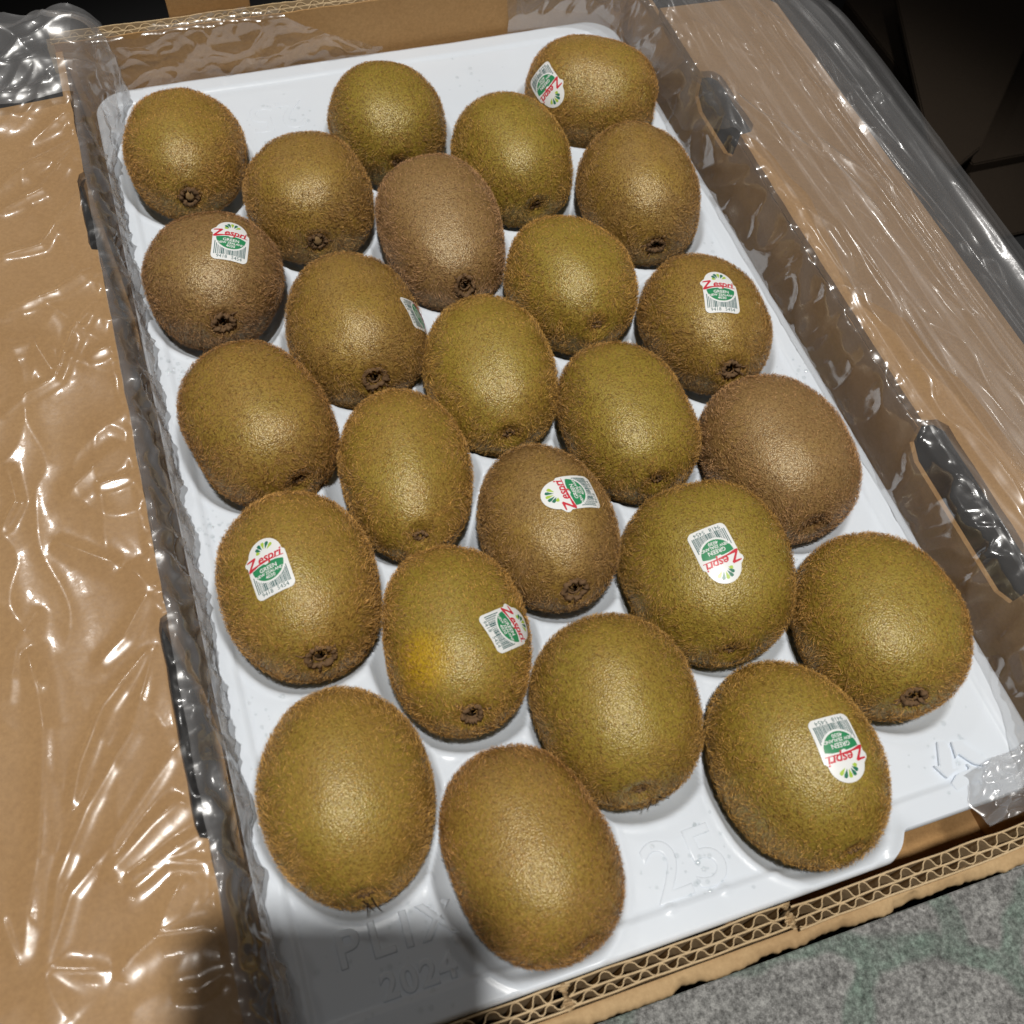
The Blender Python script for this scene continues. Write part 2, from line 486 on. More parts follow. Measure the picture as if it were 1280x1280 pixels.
# front wall: two plies of fluting between three liners, then a torn outer layer with green print
front = put(prism("front_wall", [(XL, -233.6, ZB), (XR, -233.6, ZB), (XR, -233.6, -9), (XL, -233.6, -9)], (0, 1.8, 0), M_BOARD, carton))
SEG = [(-139.0, -50.0, 0.0, 4.6), (-48.6, 24.0, 0.0, 5.0), (25.8, 150.0, -1.4, 6.0)]
for k, (x0, x1, dy, zt) in enumerate(SEG):
    s = 40 + k * 7
    for j, yl in enumerate((-223.8, -227.4, -230.4)):
        o = liner("liner", x0, x1, yl + dy, 0.55, zt + (0.8 if j == 0 else 0), ZB + 2, M_FLUTE, front, 0.75, s + j, 0.35, 17.0); o.location = (0, 0, 0)
    o = wave_sheet("fluting", x0 + 0.6, x1 - 0.6, -225.6 + dy, 1.5, 7.4, zt - 0.2, ZB + 2, M_FLUTE, front, k, 0.34, 1.6, s + 4); o.location = (0, 0, 0)
    o = wave_sheet("fluting", x0 + 0.6, x1 - 0.6, -228.9 + dy, 1.2, 6.2, zt - 0.3, ZB + 2, M_FLUTE, front, 1.3 * k, 0.34, 1.6, s + 5); o.location = (0, 0, 0)
    if k:   # pinched joint between two runs of board
        xj = (SEG[k - 1][1] + x0) / 2
        n = 26
        V, F = [], []
        for a in range(n):
            f = a / (n - 1)
            w = 1.3 + 0.9 * math.sin(f * 9 + k) + rj.uniform(-0.4, 0.4)
            V += [(xj - w, -223.4 - f * 8.0, 3.0 + rj.uniform(0, 2.4)), (xj + rj.uniform(-.6, .6), -223.4 - f * 8.0, 5.2 + rj.uniform(-1, 1.6)), (xj + w, -223.4 - f * 8.0, 3.0 + rj.uniform(0, 2.4)),]
        for a in range(n - 1):
            for b in range(2): F.append((a * 3 + b, a * 3 + b + 1, a * 3 + 4 + b, a * 3 + 3 + b))
        o = mesh("crushed_joint", V, F, M_FLUTE, front, smooth=False)
# torn outer layer: a ragged shelf of brown paper sloping down to the printed face
n = 420
xs = np.linspace(XL - 3, XR + 6, n)
rag = perlin(xs / 17.0, xs * 0 + .3, 61) * 3.0 + perlin(xs / 4.5, xs * 0 + .8, 62) * 1.5 + perlin(xs / 1.9, xs * 0 + .8, 64) * 0.6
rows = []
for f, z in ((0.0, 2.6), (0.3, 3.4), (0.6, 2.9), (0.85, 2.2), (1.0, 1.4), (1.03, -0.6)):
    rows.append(np.stack([xs, -231.2 - f * 4.6 - (f > 0.5) * rag * 0.9, z + 0.8 * perlin(xs / 12.0, xs * 0 + f * 3, 63) + (f > 0.8) * rag * 0.5], -1))
rows.append(np.stack([xs, -231.4 + 0 * xs, -9 + 0 * xs], -1))
o = fast_mesh("torn_layer", np.concatenate(rows), grid_faces(len(rows), n), M_TORN, front)
rag2 = perlin(xs / 9.0, xs * 0 + .5, 66) * 1.6 + perlin(xs / 3.0, xs * 0 + .2, 67) * 0.6
V = np.concatenate([np.stack([xs, -236.4 - 0.5 * (1 + rag2 * .3), 0.4 + rag2 * 1.4], -1), np.stack([xs, -236.6 + 0 * xs, -10 + 0 * xs], -1), np.stack([xs, -234.0 + 0 * xs, ZB + 0 * xs], -1)])
o = fast_mesh("printed_face", V, grid_faces(3, n), M_GREENPRINT, front)

# back wall: inner liner, fluting, outer liner
back = put(prism("back_wall", [(XL - 4, YB + 7.3, ZB), (XR + 4, YB + 7.3, ZB), (XR + 4, YB + 7.3, ZT - 8), (XL - 4, YB + 7.3, ZT - 8)], (0, 0.5, 0), M_BOARD, carton))
for j, (yl, zt) in enumerate(((YB, ZT + 3.6), (YB + 3.4, ZT + 3.4), (YB + 6.8, ZT + 4.2))):
    o = liner("liner", XL - 4, XR + 4, yl, 0.6, zt, ZB, M_BOARD if j == 0 else M_FLUTE, back, 0.35, 80 + j, 0.25); o.location = (0, 0, 0)
for j, (yl, am, pe) in enumerate(((YB + 1.7, 1.3, 7.2), (YB + 5.1, 1.3, 6.6))):
    o = wave_sheet("fluting", XL - 4, XR + 4, yl, am, pe, ZT + 3.3, ZB, M_FLUTE, back, j, 0.4, 0.5, 90 + j); o.location = (0, 0, 0)
# stacking tab standing up behind the back wall
rt = []
for a in np.linspace(math.pi, 0, 17): rt.append((-68 + 19 * math.cos(a) * (1 if True else 0), YB + 8.0, ZT + 24 + 6 * math.sin(a)))
tabp = [(-87, YB + 8.0, ZT - 10)] + [(-87, YB + 8, ZT + 5), (-87.5, YB + 8, ZT + 24)] + [(-49.5, YB + 8, ZT + 24), (-49, YB + 8, ZT + 5), (-49, YB + 8.0, ZT - 10)]
put(prism("stacking_tab", tabp, (0, 4.0, 0), M_BOARD, carton, 0.6))
# fluting showing at the ends of the side walls by the back corner
for k, xx in enumerate((XL - 2.0,)):
    n = 60
    ss = np.linspace(0, 16, n)
    V, F = [], []
    V = np.concatenate([np.stack([xx - 2.2 + 1.6 * np.sin(ss * 2 * np.pi / 5.5 + 1), YB - 2 + 0 * ss + 7.5 - ss * 0.5, ZT + 3.5 + 0 * ss], -1),
                        np.stack([xx - 2.2 + 1.6 * np.sin(ss * 2 * np.pi / 5.5 + 1), YB - 2 + 0 * ss + 7.5 - ss * 0.5, ZT - 10 + 0 * ss], -1)])
    put(fast_mesh("fluting", V, grid_faces(2, n), M_FLUTE, carton))

# ------------------------------------------------------------------ tray
KIWI = [  # x, y, half length, half width, yaw, pitch, tone, stem
    (-95.5, 154.1, 33.6, 26.9, -4.4, -4.0, .42, 2), (-47.8, 112.6, 30.6, 28.0, -4.8, -5.1, .55, 2), (-1.8, 153.2, 32.7, 28.3, -4.4, -3.3, .12, 0),
    (47.9, 114.5, 33.8, 28.2, 1.4, -0.8, .18, 0), (100.4, 149.6, 32.8, 27.7, 61.7, 0.4, .45, 0),
    (-97.0, 74.9, 32.8, 28.6, -1.1, -10.6, .85, 1), (-47.1, 35.0, 36.3, 28.5, -0.2, -5.1, .55, 1), (3.1, 77.4, 38.1, 27.2, -1.6, 5.2, 1.0, 1),
    (47.4, 35.4, 35.0, 28.0, 0.3, -6.8, .18, 0), (97.1, 78.7, 35.5, 28.4, -6.3, 3.6, .60, 1),
    (-94.2, -1.8, 35.6, 28.4, 14.7, -1.3, .50, 0), (-46.1, -39.0, 37.4, 25.3, -6.0, -2.6, .35, 0), (-0.4, -2.4, 35.9, 26.3, -5.3, 0.9, .25, 0),
    (43.9, -38.8, 35.0, 26.2, -0.4, -1.5, .15, 0), (95.3, -0.7, 34.1, 27.9, -4.4, -6.9, .50, 1),
    (-93.9, -73.8, 36.6, 28.6, 0.1, -7.1, .40, 1), (-47.8, -109.2, 35.2, 25.8, -6.6, -7.4, .22, 1), (-2.3, -75.2, 35.1, 26.0, -1.4, -4.8, .70, 1),
    (47.7, -111.0, 34.9, 31.5, -4.8, -0.3, .12, 0), (95.0, -71.5, 35.4, 29.0, 1.0, 0.6, .92, 0),
    (-95.9, -150.5, 35.7, 27.9, -4.5, 0.3, .38, 0), (-46.6, -185.1, 35.1, 26.7, 7.5, -0.9, .50, 0), (-3.4, -149.6, 32.8, 28.7, -2.7, -2.9, .28, 0),
    (47.3, -184.0, 36.2, 28.0, 6.3, -0.7, .22, 0), (98.8, -147.3, 35.6, 29.8, -7.4, -6.7, .20, 1)]
CZ = 8.0
TX0, TX1, TY0, TY1 = -130.5, 135.0, -221.8, 213.0
tray = empty("fruit_tray", (0, 0, -20))
tag(tray, "white moulded plastic fruit tray with pockets, lying in the carton", "tray")


def front_edge(x):
    return TY0 + 7.6 * smoothstep(66, 76, x)


def tray_z(X, Y):
    dep = np.zeros_like(X); lip = np.zeros_like(X); inside = np.full_like(X, 9.0)
    for i, k in enumerate(KIWI):
        c, r = i % 5, i // 5
        lx = (c - 2) * 47.95; ly = (2 - r) * 75.0 - (37.2 if c % 2 else 0)
        px, py = 0.45 * lx + 0.55 * k[0], 0.45 * ly + 0.55 * k[1]
        ax, ay = 30.4, 37.4
        if i in (18,): ax = 33
        dx, dy = X - px, Y - py
        if i == 4:
            a = math.radians(62); dx, dy = dx * math.cos(a) + dy * math.sin(a), -dx * math.sin(a) + dy * math.cos(a)
            ax, ay = 29.5, 35
        rr = np.sqrt((dx / ax) ** 2 + (dy / ay) ** 2)
        rr = rr * (1 + 0.012 * np.sin(5 * np.arctan2(dy, dx) + i))
        s = 1 - rr ** 3.2
        d = 18.5 * 0.5 * (s + np.sqrt(s * s + 0.0012)) - 18.5 * 0.0003 / np.maximum(np.abs(s), 0.02)
        dep = np.maximum(dep, np.where(s > -0.6, d, 0)); lip = np.maximum(lip, np.exp(-((rr - 1.035) / 0.022) ** 2)); inside = np.minimum(inside, rr)
    d_edge = np.minimum(np.minimum(X - TX0, TX1 - X), np.minimum(Y - front_edge(X), TY1 - Y))
    dep = dep - 0.0
    rim = 1.3 * smoothstep(9.6, 8.0, d_edge)
    z = -dep * smoothstep(0, 6, d_edge) + rim + 0.45 * lip * (inside > 0.99)
    z += 0.5 * perlin(X / 60, Y / 60, 5) + 0.12 * perlin(X / 12, Y / 12, 6)
    for k in range(-3, 4):     # small nubs along the front rim
        z = z + 0.7 * np.exp(-(((X - (k * 19.0 + 10)) / 1.8) ** 2 + ((Y - (TY0 + 8.6)) / 1.6) ** 2) ** 2)
    z += 4.5 * np.exp(-((X - 72) / 5.0) ** 2 - ((Y - TY0 - 1) / 7.0) ** 2)      # bent-up bit of rim
    return z


ny, nx = 436, 267
gy, gx = np.meshgrid(np.linspace(TY0, TY1, ny), np.linspace(TX0, TX1, nx), indexing='ij')
GX, GY = gx.copy(), gy.copy()
GY = np.maximum(GY, front_edge(GX))
cr = 16.0
for sx, sy, cx, cy in ((-1, -1, TX0 + cr, TY0 + cr), (1, -1, TX1 - cr, TY0 + 7.6 + cr), (-1, 1, TX0 + cr, TY1 - cr), (1, 1, TX1 - cr, TY1 - cr)):
    dx, dy = (GX - cx) * sx, (GY - cy) * sy
    d = np.hypot(dx, dy); out = (dx > 0) & (dy > 0) & (d > cr)
    GX = np.where(out, cx + sx * dx / np.maximum(d, 1e-6) * cr, GX); GY = np.where(out, cy + sy * dy / np.maximum(d, 1e-6) * cr, GY)
GZ = tray_z(GX, GY)
V = np.stack([GX, GY, GZ], -1).reshape(-1, 3)
F = grid_faces(ny, nx)[:, ::-1]
ring = np.concatenate([np.arange(nx), np.arange(1, ny) * nx + nx - 1, (ny - 1) * nx + np.arange(nx - 2, -1, -1), np.arange(ny - 2, 0, -1) * nx])
sk = V[ring].copy(); sk[:, 2] -= 4.0
cen = np.array([2.0, -4.0]); dirn = sk[:, :2] - cen; sk[:, :2] += dirn / np.linalg.norm(dirn, axis=1)[:, None] * 0.7
nr = len(ring); base = len(V); k = np.arange(nr); k2 = (k + 1) % nr
F = np.concatenate([F, np.stack([ring[k], base + k, base + k2, ring[k2]], -1)])
o = fast_mesh("tray_sheet", np.concatenate([V, sk]), F, M_TRAY, tray)
o.location = Vector((0, 0, 20)) * MM


# ---- lettering helper: a font outline turned into a mesh
def text_geom(body, size, extrude=0.0, bevel=0.0, shear=0.0, spacing=1.0, offset=0.0, align='CENTER', res=3):
    cu = bpy.data.curves.new("lettering", 'FONT')
    cu.body = body; cu.size = size; cu.extrude = extrude; cu.bevel_depth = bevel; cu.shear = shear
    cu.space_character = spacing; cu.offset = offset
    cu.align_x = align; cu.align_y = 'CENTER'; cu.resolution_u = res; cu.bevel_resolution = 2
    ob = bpy.data.objects.new("lettering", cu); COL.objects.link(ob)
    bpy.context.view_layer.update()
    dg = bpy.context.evaluated_depsgraph_get()
    me = bpy.data.meshes.new_from_object(ob.evaluated_get(dg))
    bpy.data.objects.remove(ob); bpy.data.curves.remove(cu)
    v = np.array([tuple(q.co) for q in me.vertices]).reshape(-1, 3); f = [list(q.vertices) for q in me.polygons]
    bpy.data.meshes.remove(me)
    return v, f


def emboss(body, size, x, y, rot, name, spacing=1.0, h=0.5, zoff=0.0, off=0.0):
    v, f = text_geom(body, size, 0.25, h, 0.0, spacing, off, res=5)
    c, s = math.cos(rot), math.sin(rot)
    X = x + v[:, 0] * c - v[:, 1] * s; Y = y + v[:, 0] * s + v[:, 1] * c
    Z = tray_z(X, Y) + v[:, 2] * 0.9 + zoff
    o = mesh(name, np.stack([X, Y, Z], -1), f, M_TRAY, tray)
    o.location = Vector((0, 0, 20)) * MM
    return o


emboss("25", 27, 1.5, -203.0, 0.03, "embossed_number", 1.05, 0.6, -0.45, -0.1)
emboss("PLIX", 15, -92.5, -194.5, 0.0, "embossed_lettering", 1.35, 0.55, -0.1, -0.1)
emboss("2024", 10.5, -89.0, -208.2, 0.0, "embossed_year", 1.15, 0.5, -0.1, -0.05)
emboss("25", 27, -49.5, 180.5, math.pi, "embossed_number", 1.05, 0.5, -0.45, -0.1)
# recycling triangle of three bent arrows
for a in range(3):
    ang = math.radians(95 + 120 * a)
    def tri(r, th): return np.array([105.0 + r * math.cos(th), -200.5 + r * math.sin(th)])
    p0 = tri(9.6, ang); p1 = tri(9.6, ang + math.radians(120))
    d = (p1 - p0) / np.linalg.norm(p1 - p0); nn = np.array([d[1], -d[0]])
    if np.dot(nn, tri(1, ang + math.radians(60)) - np.array([105.0, -200.5])) < 0: nn = -nn
    L = np.linalg.norm(p1 - p0)
    poly = [p0 + d * 1.5 + nn * 2.6, p0 + d * (L * .62) + nn * 2.6, p0 + d * (L * .62) + nn * 4.6, p0 + d * (L * .85) + nn * 0.3, p0 + d * (L * .62) - nn * 4.0, p0 + d * (L * .62) - nn * 2.0, p0 + d * 4.5 - nn * 2.0, p0 + d * 1.0 - nn * 0.2]
    zz = float(tray_z(np.array([105.0]), np.array([-200.5]))[0])
    o = prism("recycling_arrow", [(q[0], q[1], zz - 0.3) for q in poly], (0, 0, 1.9), M_TRAY, tray, 0.25)
    o.location = Vector((0, 0, 20)) * MM

# ------------------------------------------------------------------ kiwifruit
LABELS = [
    "kiwifruit in the tray's far left corner, with a pale stem stub",
    "kiwifruit with pale stem stub at the far end of the second column",
    "greenish kiwifruit at the far end of the middle column, bare tray behind it",
    "olive kiwifruit at the far end of the fourth column, beside the sideways one",
    "sideways kiwifruit in the tray's far right corner, sticker on its left flank",
    "brown kiwifruit with sticker and big stem scar, second from far in the left column",
    "kiwifruit showing only a sliver of sticker at its right edge",
    "greyest brown kiwifruit with round stem scar, second from far in the middle column",
    "golden kiwifruit without sticker, second from the far end of the fourth column",
    "brown kiwifruit with dark round stem scar, second from the far end of the right column",
    "kiwifruit without sticker in the middle of the left column, between two stickered fruits",
    "narrow upright oval kiwifruit in the exact middle of the tray's second column",
    "slim olive kiwifruit without sticker at the centre of the tray's middle column",
    "olive kiwifruit without sticker in the middle of the tray's fourth column",
    "kiwifruit with upright sticker in the right column, dark open stem scar below it",
    "kiwifruit in the left column with large clear upright sticker and stem scar",
    "kiwifruit with a yellow patch, its sticker wrapping over its right flank",
    "kiwifruit in the middle column with its sticker turned on its side",
    "wide square-shouldered kiwifruit in the fourth column with an upside-down sticker on top",
    "smooth tan-brown kiwifruit without sticker in the right column, second from the near end",
    "kiwifruit at the near end of the left column with dark bristles at its tip",
    "kiwifruit nearest the viewer at the near end of the second column, beside the shadow",
    "kiwifruit without sticker at the near end of the middle column, above the embossed 25",
    "kiwifruit at the near end of the fourth column with an upside-down sticker",
    "large plain kiwifruit at the near end of the right column, beside the recycling mark",
]
STICK = {  # index: contact point and up direction in the fruit's own axes (half-width, length, height)
    4: ((-16.27, 21.41, 12.30), (-0.73, -0.65, -0.19)), 5: ((10.85, -7.20, 23.94), (0.20, 0.98, 0.09)), 14: ((-0.38, -7.24, 25.38), (0.19, 0.97, 0.14)),
    15: ((-9.35, -5.93, 24.75), (-0.05, 0.99, 0.10)), 16: ((17.46, -8.76, 16.61), (0.68, 0.49, -0.55)), 17: ((6.63, -3.45, 23.26), (-0.98, -0.06, 0.21)),
    18: ((-4.77, -5.86, 28.51), (0.15, -0.98, -0.13)), 23: ((4.51, -6.42, 25.31), (-0.15, -0.98, -0.12)), 6: ((27.0, -9.0, 8.0), (0.30, 0.43, -0.85))}
NT, NP = 60, 84


STEM_AT = {0: (-.2, 1.1), 1: (-.6, 0), 5: (0, 1.5), 6: (.2, 4.6), 7: (.2, 6.5), 8: (-.4, 4), 9: (-1.3, 2.8), 10: (.9, 3), 11: (.3, 6.5), 12: (-.4, 4.3), 13: (-.5, 4.1), 14: (-1.3, 3.4), 15: (.3, 5.3),
           16: (-.3, 5.5), 17: (-.4, 5), 18: (-3.5, 4), 19: (-2, 4), 20: (0, 4), 21: (2, 5), 22: (-2.8, 5), 23: (-1, 5), 24: (-3.1, 6.4)}


def kiwi_surface(i, a, b, c):
    th = np.linspace(0.0, np.pi, NT)
    ph = np.linspace(0, 2 * np.pi, NP, endpoint=False)
    T, P = np.meshgrid(th, ph, indexing='ij')
    e = 2 / (2.25 + 0.22 * math.sin(i * 2.1))
    y = -np.sign(np.cos(T)) * np.abs(np.cos(T)) ** e
    r = np.sin(T).clip(0) ** e
    r = r * (1 + 0.018 * np.sin(y * 2.1 + i * 1.7) + 0.018 * np.cos(2 * P + i) + 0.016 * np.cos(3 * P + 2.3 * i) + 0.006 * np.cos(5 * P + 1.1 * i) + 0.045 * perlin(np.cos(P) * 1.3 + i, np.sin(P) * 1.3 + y * 1.2, 9))
    r = r * (1 + 0.035 * y * math.sin(i * 2.9))
    X = b * r * np.cos(P); Z = c * r * np.sin(P); Y = a * y
    sx, sz = STEM_AT.get(i, (0, 0))
    rad = np.hypot(X - sx, Z - sz)
    stem = y < -0.5
    Y = np.where(stem, Y + 2.6 * np.exp(-(rad / 4.2) ** 2) - 0.5 * np.exp(-((rad - 7.0) / 2.5) ** 2), Y)
    Y = np.where(y > 0.5, Y + 0.9 * np.exp(-(np.hypot(X, Z) / 3.0) ** 2), Y)
    return np.stack([X, Y, Z], -1)


def lathe_ring(R, r0, n=28, m=8, seed=0, rough=0.25, tilt=0.0):
    rr = random.Random(seed)
    V = []
    for k in range(n):
        a = 2 * math.pi * k / n
        rk = R * (1 + rr.uniform(-rough, rough) * 0.4); w = r0 * (1 + rr.uniform(-rough, rough)); lift = rr.uniform(-rough, rough) * r0
        for j in range(m):
            t = 2 * math.pi * j / m
            q = rk + w * math.cos(t)
            V.append((q * math.cos(a), -w * math.sin(t) * 0.9 - lift, q * math.sin(a)))
    F = [(k * m + j, k * m + (j + 1) % m, ((k + 1) % n) * m + (j + 1) % m, ((k + 1) % n) * m + j) for k in range(n) for j in range(m)]
    return V, F


def tube(pts, radii, m=6):
    V, F = [], []
    for k, q in enumerate(pts):
        q = Vector(q)
        d = (Vector(pts[min(k + 1, len(pts) - 1)]) - Vector(pts[max(k - 1, 0)])).normalized()
        u = d.orthogonal().normalized(); w = d.cross(u)
        for j in range(m):
            t = 2 * math.pi * j / m
            V.append(tuple(q + (u * math.cos(t) + w * math.sin(t)) * radii[k]))
    for k in range(len(pts) - 1):
        for j in range(m): F.append((k * m + j, k * m + (j + 1) % m, (k + 1) * m + (j + 1) % m, (k + 1) * m + j))
    F.append(tuple(range(m))[::-1]); F.append(tuple((len(pts) - 1) * m + j for j in range(m)))
    return V, F


# ---- sticker artwork in millimetres (u to the right, v up)
def arc(cx, cy, rx, ry, a0, a1, n):
    return [(cx + rx * math.cos(math.radians(a0 + (a1 - a0) * k / n)), cy + ry * math.sin(math.radians(a0 + (a1 - a0) * k / n))) for k in range(n + 1)]


OUTLINE = (arc(-4.9, -8.3, 2.1, 2.1, 180, 270, 6) + arc(4.9, -8.3, 2.1, 2.1, 270, 360, 6) + [(7.05, -4), (7.1, 1.0), (7.0, 3.3)] +
           arc(0, 4.2, 6.1, 6.4, 0, 165, 22) + [(-6.9, 5.0), (-7.7, 4.2), (-7.7, 3.2), (-7.0, 2.2), (-7.05, -1.0), (-7.0, -5)])
OUT = np.array(OUTLINE)


def in_poly(px, py, poly):
    inside = np.zeros(len(px), bool); n = len(poly); j = n - 1
    for i in range(n):
        xi, yi = poly[i]; xj, yj = poly[j]
        cond = ((yi > py) != (yj > py)) & (px < (xj - xi) * (py - yi) / (yj - yi + 1e-12) + xi)
        inside ^= cond; j = i
    return inside


def flat_grid_shape(poly, step=0.55):
    """triangulated fill of a polygon with inner points so that it can follow a curved surface"""
    from mathutils.geometry import delaunay_2d_cdt
    poly = np.asarray(poly)
    # densify border
    B = []
    for i in range(len(poly)):
        a, b = poly[i], poly[(i + 1) % len(poly)]
        n = max(1, int(np.linalg.norm(b - a) / step))
        for k in range(n): B.append(a + (b - a) * k / n)
    B = np.array(B)
    lo, hi = poly.min(0), poly.max(0)
    gx, gy = np.meshgrid(np.arange(lo[0] + step * .5, hi[0], step * 1.6), np.arange(lo[1] + step * .5, hi[1], step * 1.6))
    g = np.stack([gx.ravel(), gy.ravel()], -1)
    ins = in_poly(g[:, 0], g[:, 1], poly)
    g = g[ins]
    if len(g):
        dmin = np.sqrt(((g[:, None] - B[None]) ** 2).sum(-1)).min(1)
        g = g[dmin > step * .6]
    pts = [Vector(q) for q in B] + [Vector(q) for q in g]
    nB = len(B)
    vv, ee, ff, *_ = delaunay_2d_cdt(pts, [(k, (k + 1) % nB) for k in range(nB)], [list(range(nB))], 1, 1e-6)
    return np.array([tuple(q) for q in vv]), [list(f) for f in ff]


def merge(parts):
    V, F = [], []
    n = 0
    for v, f in parts:
        v = np.asarray(v)[:, :2]
        V.append(v); F += [[q + n for q in x] for x in f]; n += len(v)
    return np.concatenate(V), F


def txt(s, size, x, y, shear=0.0, spacing=1.0, off=0.0, rot=0.0):
    v, f = text_geom(s, size, 0, 0, shear, spacing, off, res=2)
    c, q = math.cos(rot), math.sin(rot)
    return np.stack([x + v[:, 0] * c - v[:, 1] * q, y + v[:, 0] * q + v[:, 1] * c], -1), f


def build_art():
    art = []
    art.append(("sticker", flat_grid_shape(OUT), M_LABEL, 0.30))
    drops_l, drops_d = [], []
    for k, (ang, L) in enumerate(((158, 3.2), (136, 3.9), (113, 4.3), (90, 4.3), (66, 4.4), (42, 4.2))):
        a = math.radians(ang); d = np.array([math.cos(a), math.sin(a)]); w = np.array([-d[1], d[0]])
        o = np.array([0.2, 4.9])
        poly = [o + d * 1.5, o + d * (L - .8) - w * .62, o + d * (L - .15) - w * .5, o + d * L, o + d * (L - .15) + w * .5, o + d * (L - .8) + w * .62]
        (drops_d if k in (1, 2, 4) else drops_l).append(flat_grid_shape(poly, 0.7))
    art.append(("light_green_rays", merge(drops_l), M_LEAF, 0.36))
    art.append(("dark_green_rays", merge(drops_d), M_DKGREEN, 0.36))
    half = arc(0, 0.3, 5.7, 5.6, 180, 360, 24) + [(3.5, .95), (1.0, 1.1), (0.4, 0.55), (-0.5, 0.45), (-1.1, 0.95), (-3.5, .7)]
    art.append(("green_half_disc", flat_grid_shape(half), M_GREEN, 0.36))
    red = [txt("espri", 4.5, 1.25, 3.0, 0.22, 0.95, 0.09)]
    zed = [(-6.9, 4.1), (-6.6, 4.6), (-3.6, 5.0), (-3.3, 4.4), (-5.6, 1.55), (-3.0, 1.75), (1.0, 1.95), (6.2, 1.75), (6.2, 1.5), (1.0, 1.55), (-3.0, 1.2), (-6.1, .35), (-6.9, .45), (-6.9, 1.0), (-4.6, 4.1)]
    red.append(flat_grid_shape(zed, 0.8))
    art.append(("red_lettering", merge(red), M_RED, 0.42))
    white = [txt("GREEN", 2.05, 0, -1.05, 0, 1.0, 0.04), txt("NEW ZEALAND", 1.45, 0, -2.65, 0, 0.98, 0.03), txt("4030", 1.75, 0, -4.1, 0, 1.0, 0.03)]
    art.append(("white_lettering", merge(white), M_LABEL, 0.42))
    bars = []
    rb = random.Random(5); u = -6.1
    while u < 6.0:
        w = rb.choice((0.16, 0.16, 0.3, 0.44))
        um = u + w / 2
        q = 1 - (um / 6.35) ** 2
        top = 0.3 - 6.3 * math.sqrt(q) if q > 0 else -0.5
        top = min(top, -0.6)
        if top > -7.6:
            n = max(2, int((top + 8.1) / 0.8))
            v = [(u, -8.1 + (top + 8.1) * k / n) for k in range(n + 1)] + [(u + w, -8.1 + (top + 8.1) * k / n) for k in range(n + 1)]
            f = [[k, n + 1 + k, n + 2 + k, k + 1] for k in range(n)]
            bars.append((v, f))
        u += w + rb.choice((0.18, 0.18, 0.34))
    bars.append(txt("9418", 2.0, -2.9, -9.05, 0, 1.05, 0.0)); bars.append(txt("5454", 2.0, 2.8, -9.05, 0, 1.05, 0.0))
    art.append(("barcode", merge(bars), M_INK, 0.36))
    return art


ART = build_art()


def wrap(bvh, P, Nn, U, Vv, v2, off):
    out = []
    for u, v in v2:
        q = P + U * u + Vv * v
        hit = bvh.ray_cast(q + Nn * 12.0, -Nn, 60.0)
        if hit[0] is None:
            near = bvh.find_nearest(q); hit = near
        n = hit[1]
        if n.dot(Nn) < 0: n = -n
        out.append(tuple(hit[0] + n.lerp(Nn, 0.15) * off))
    return out


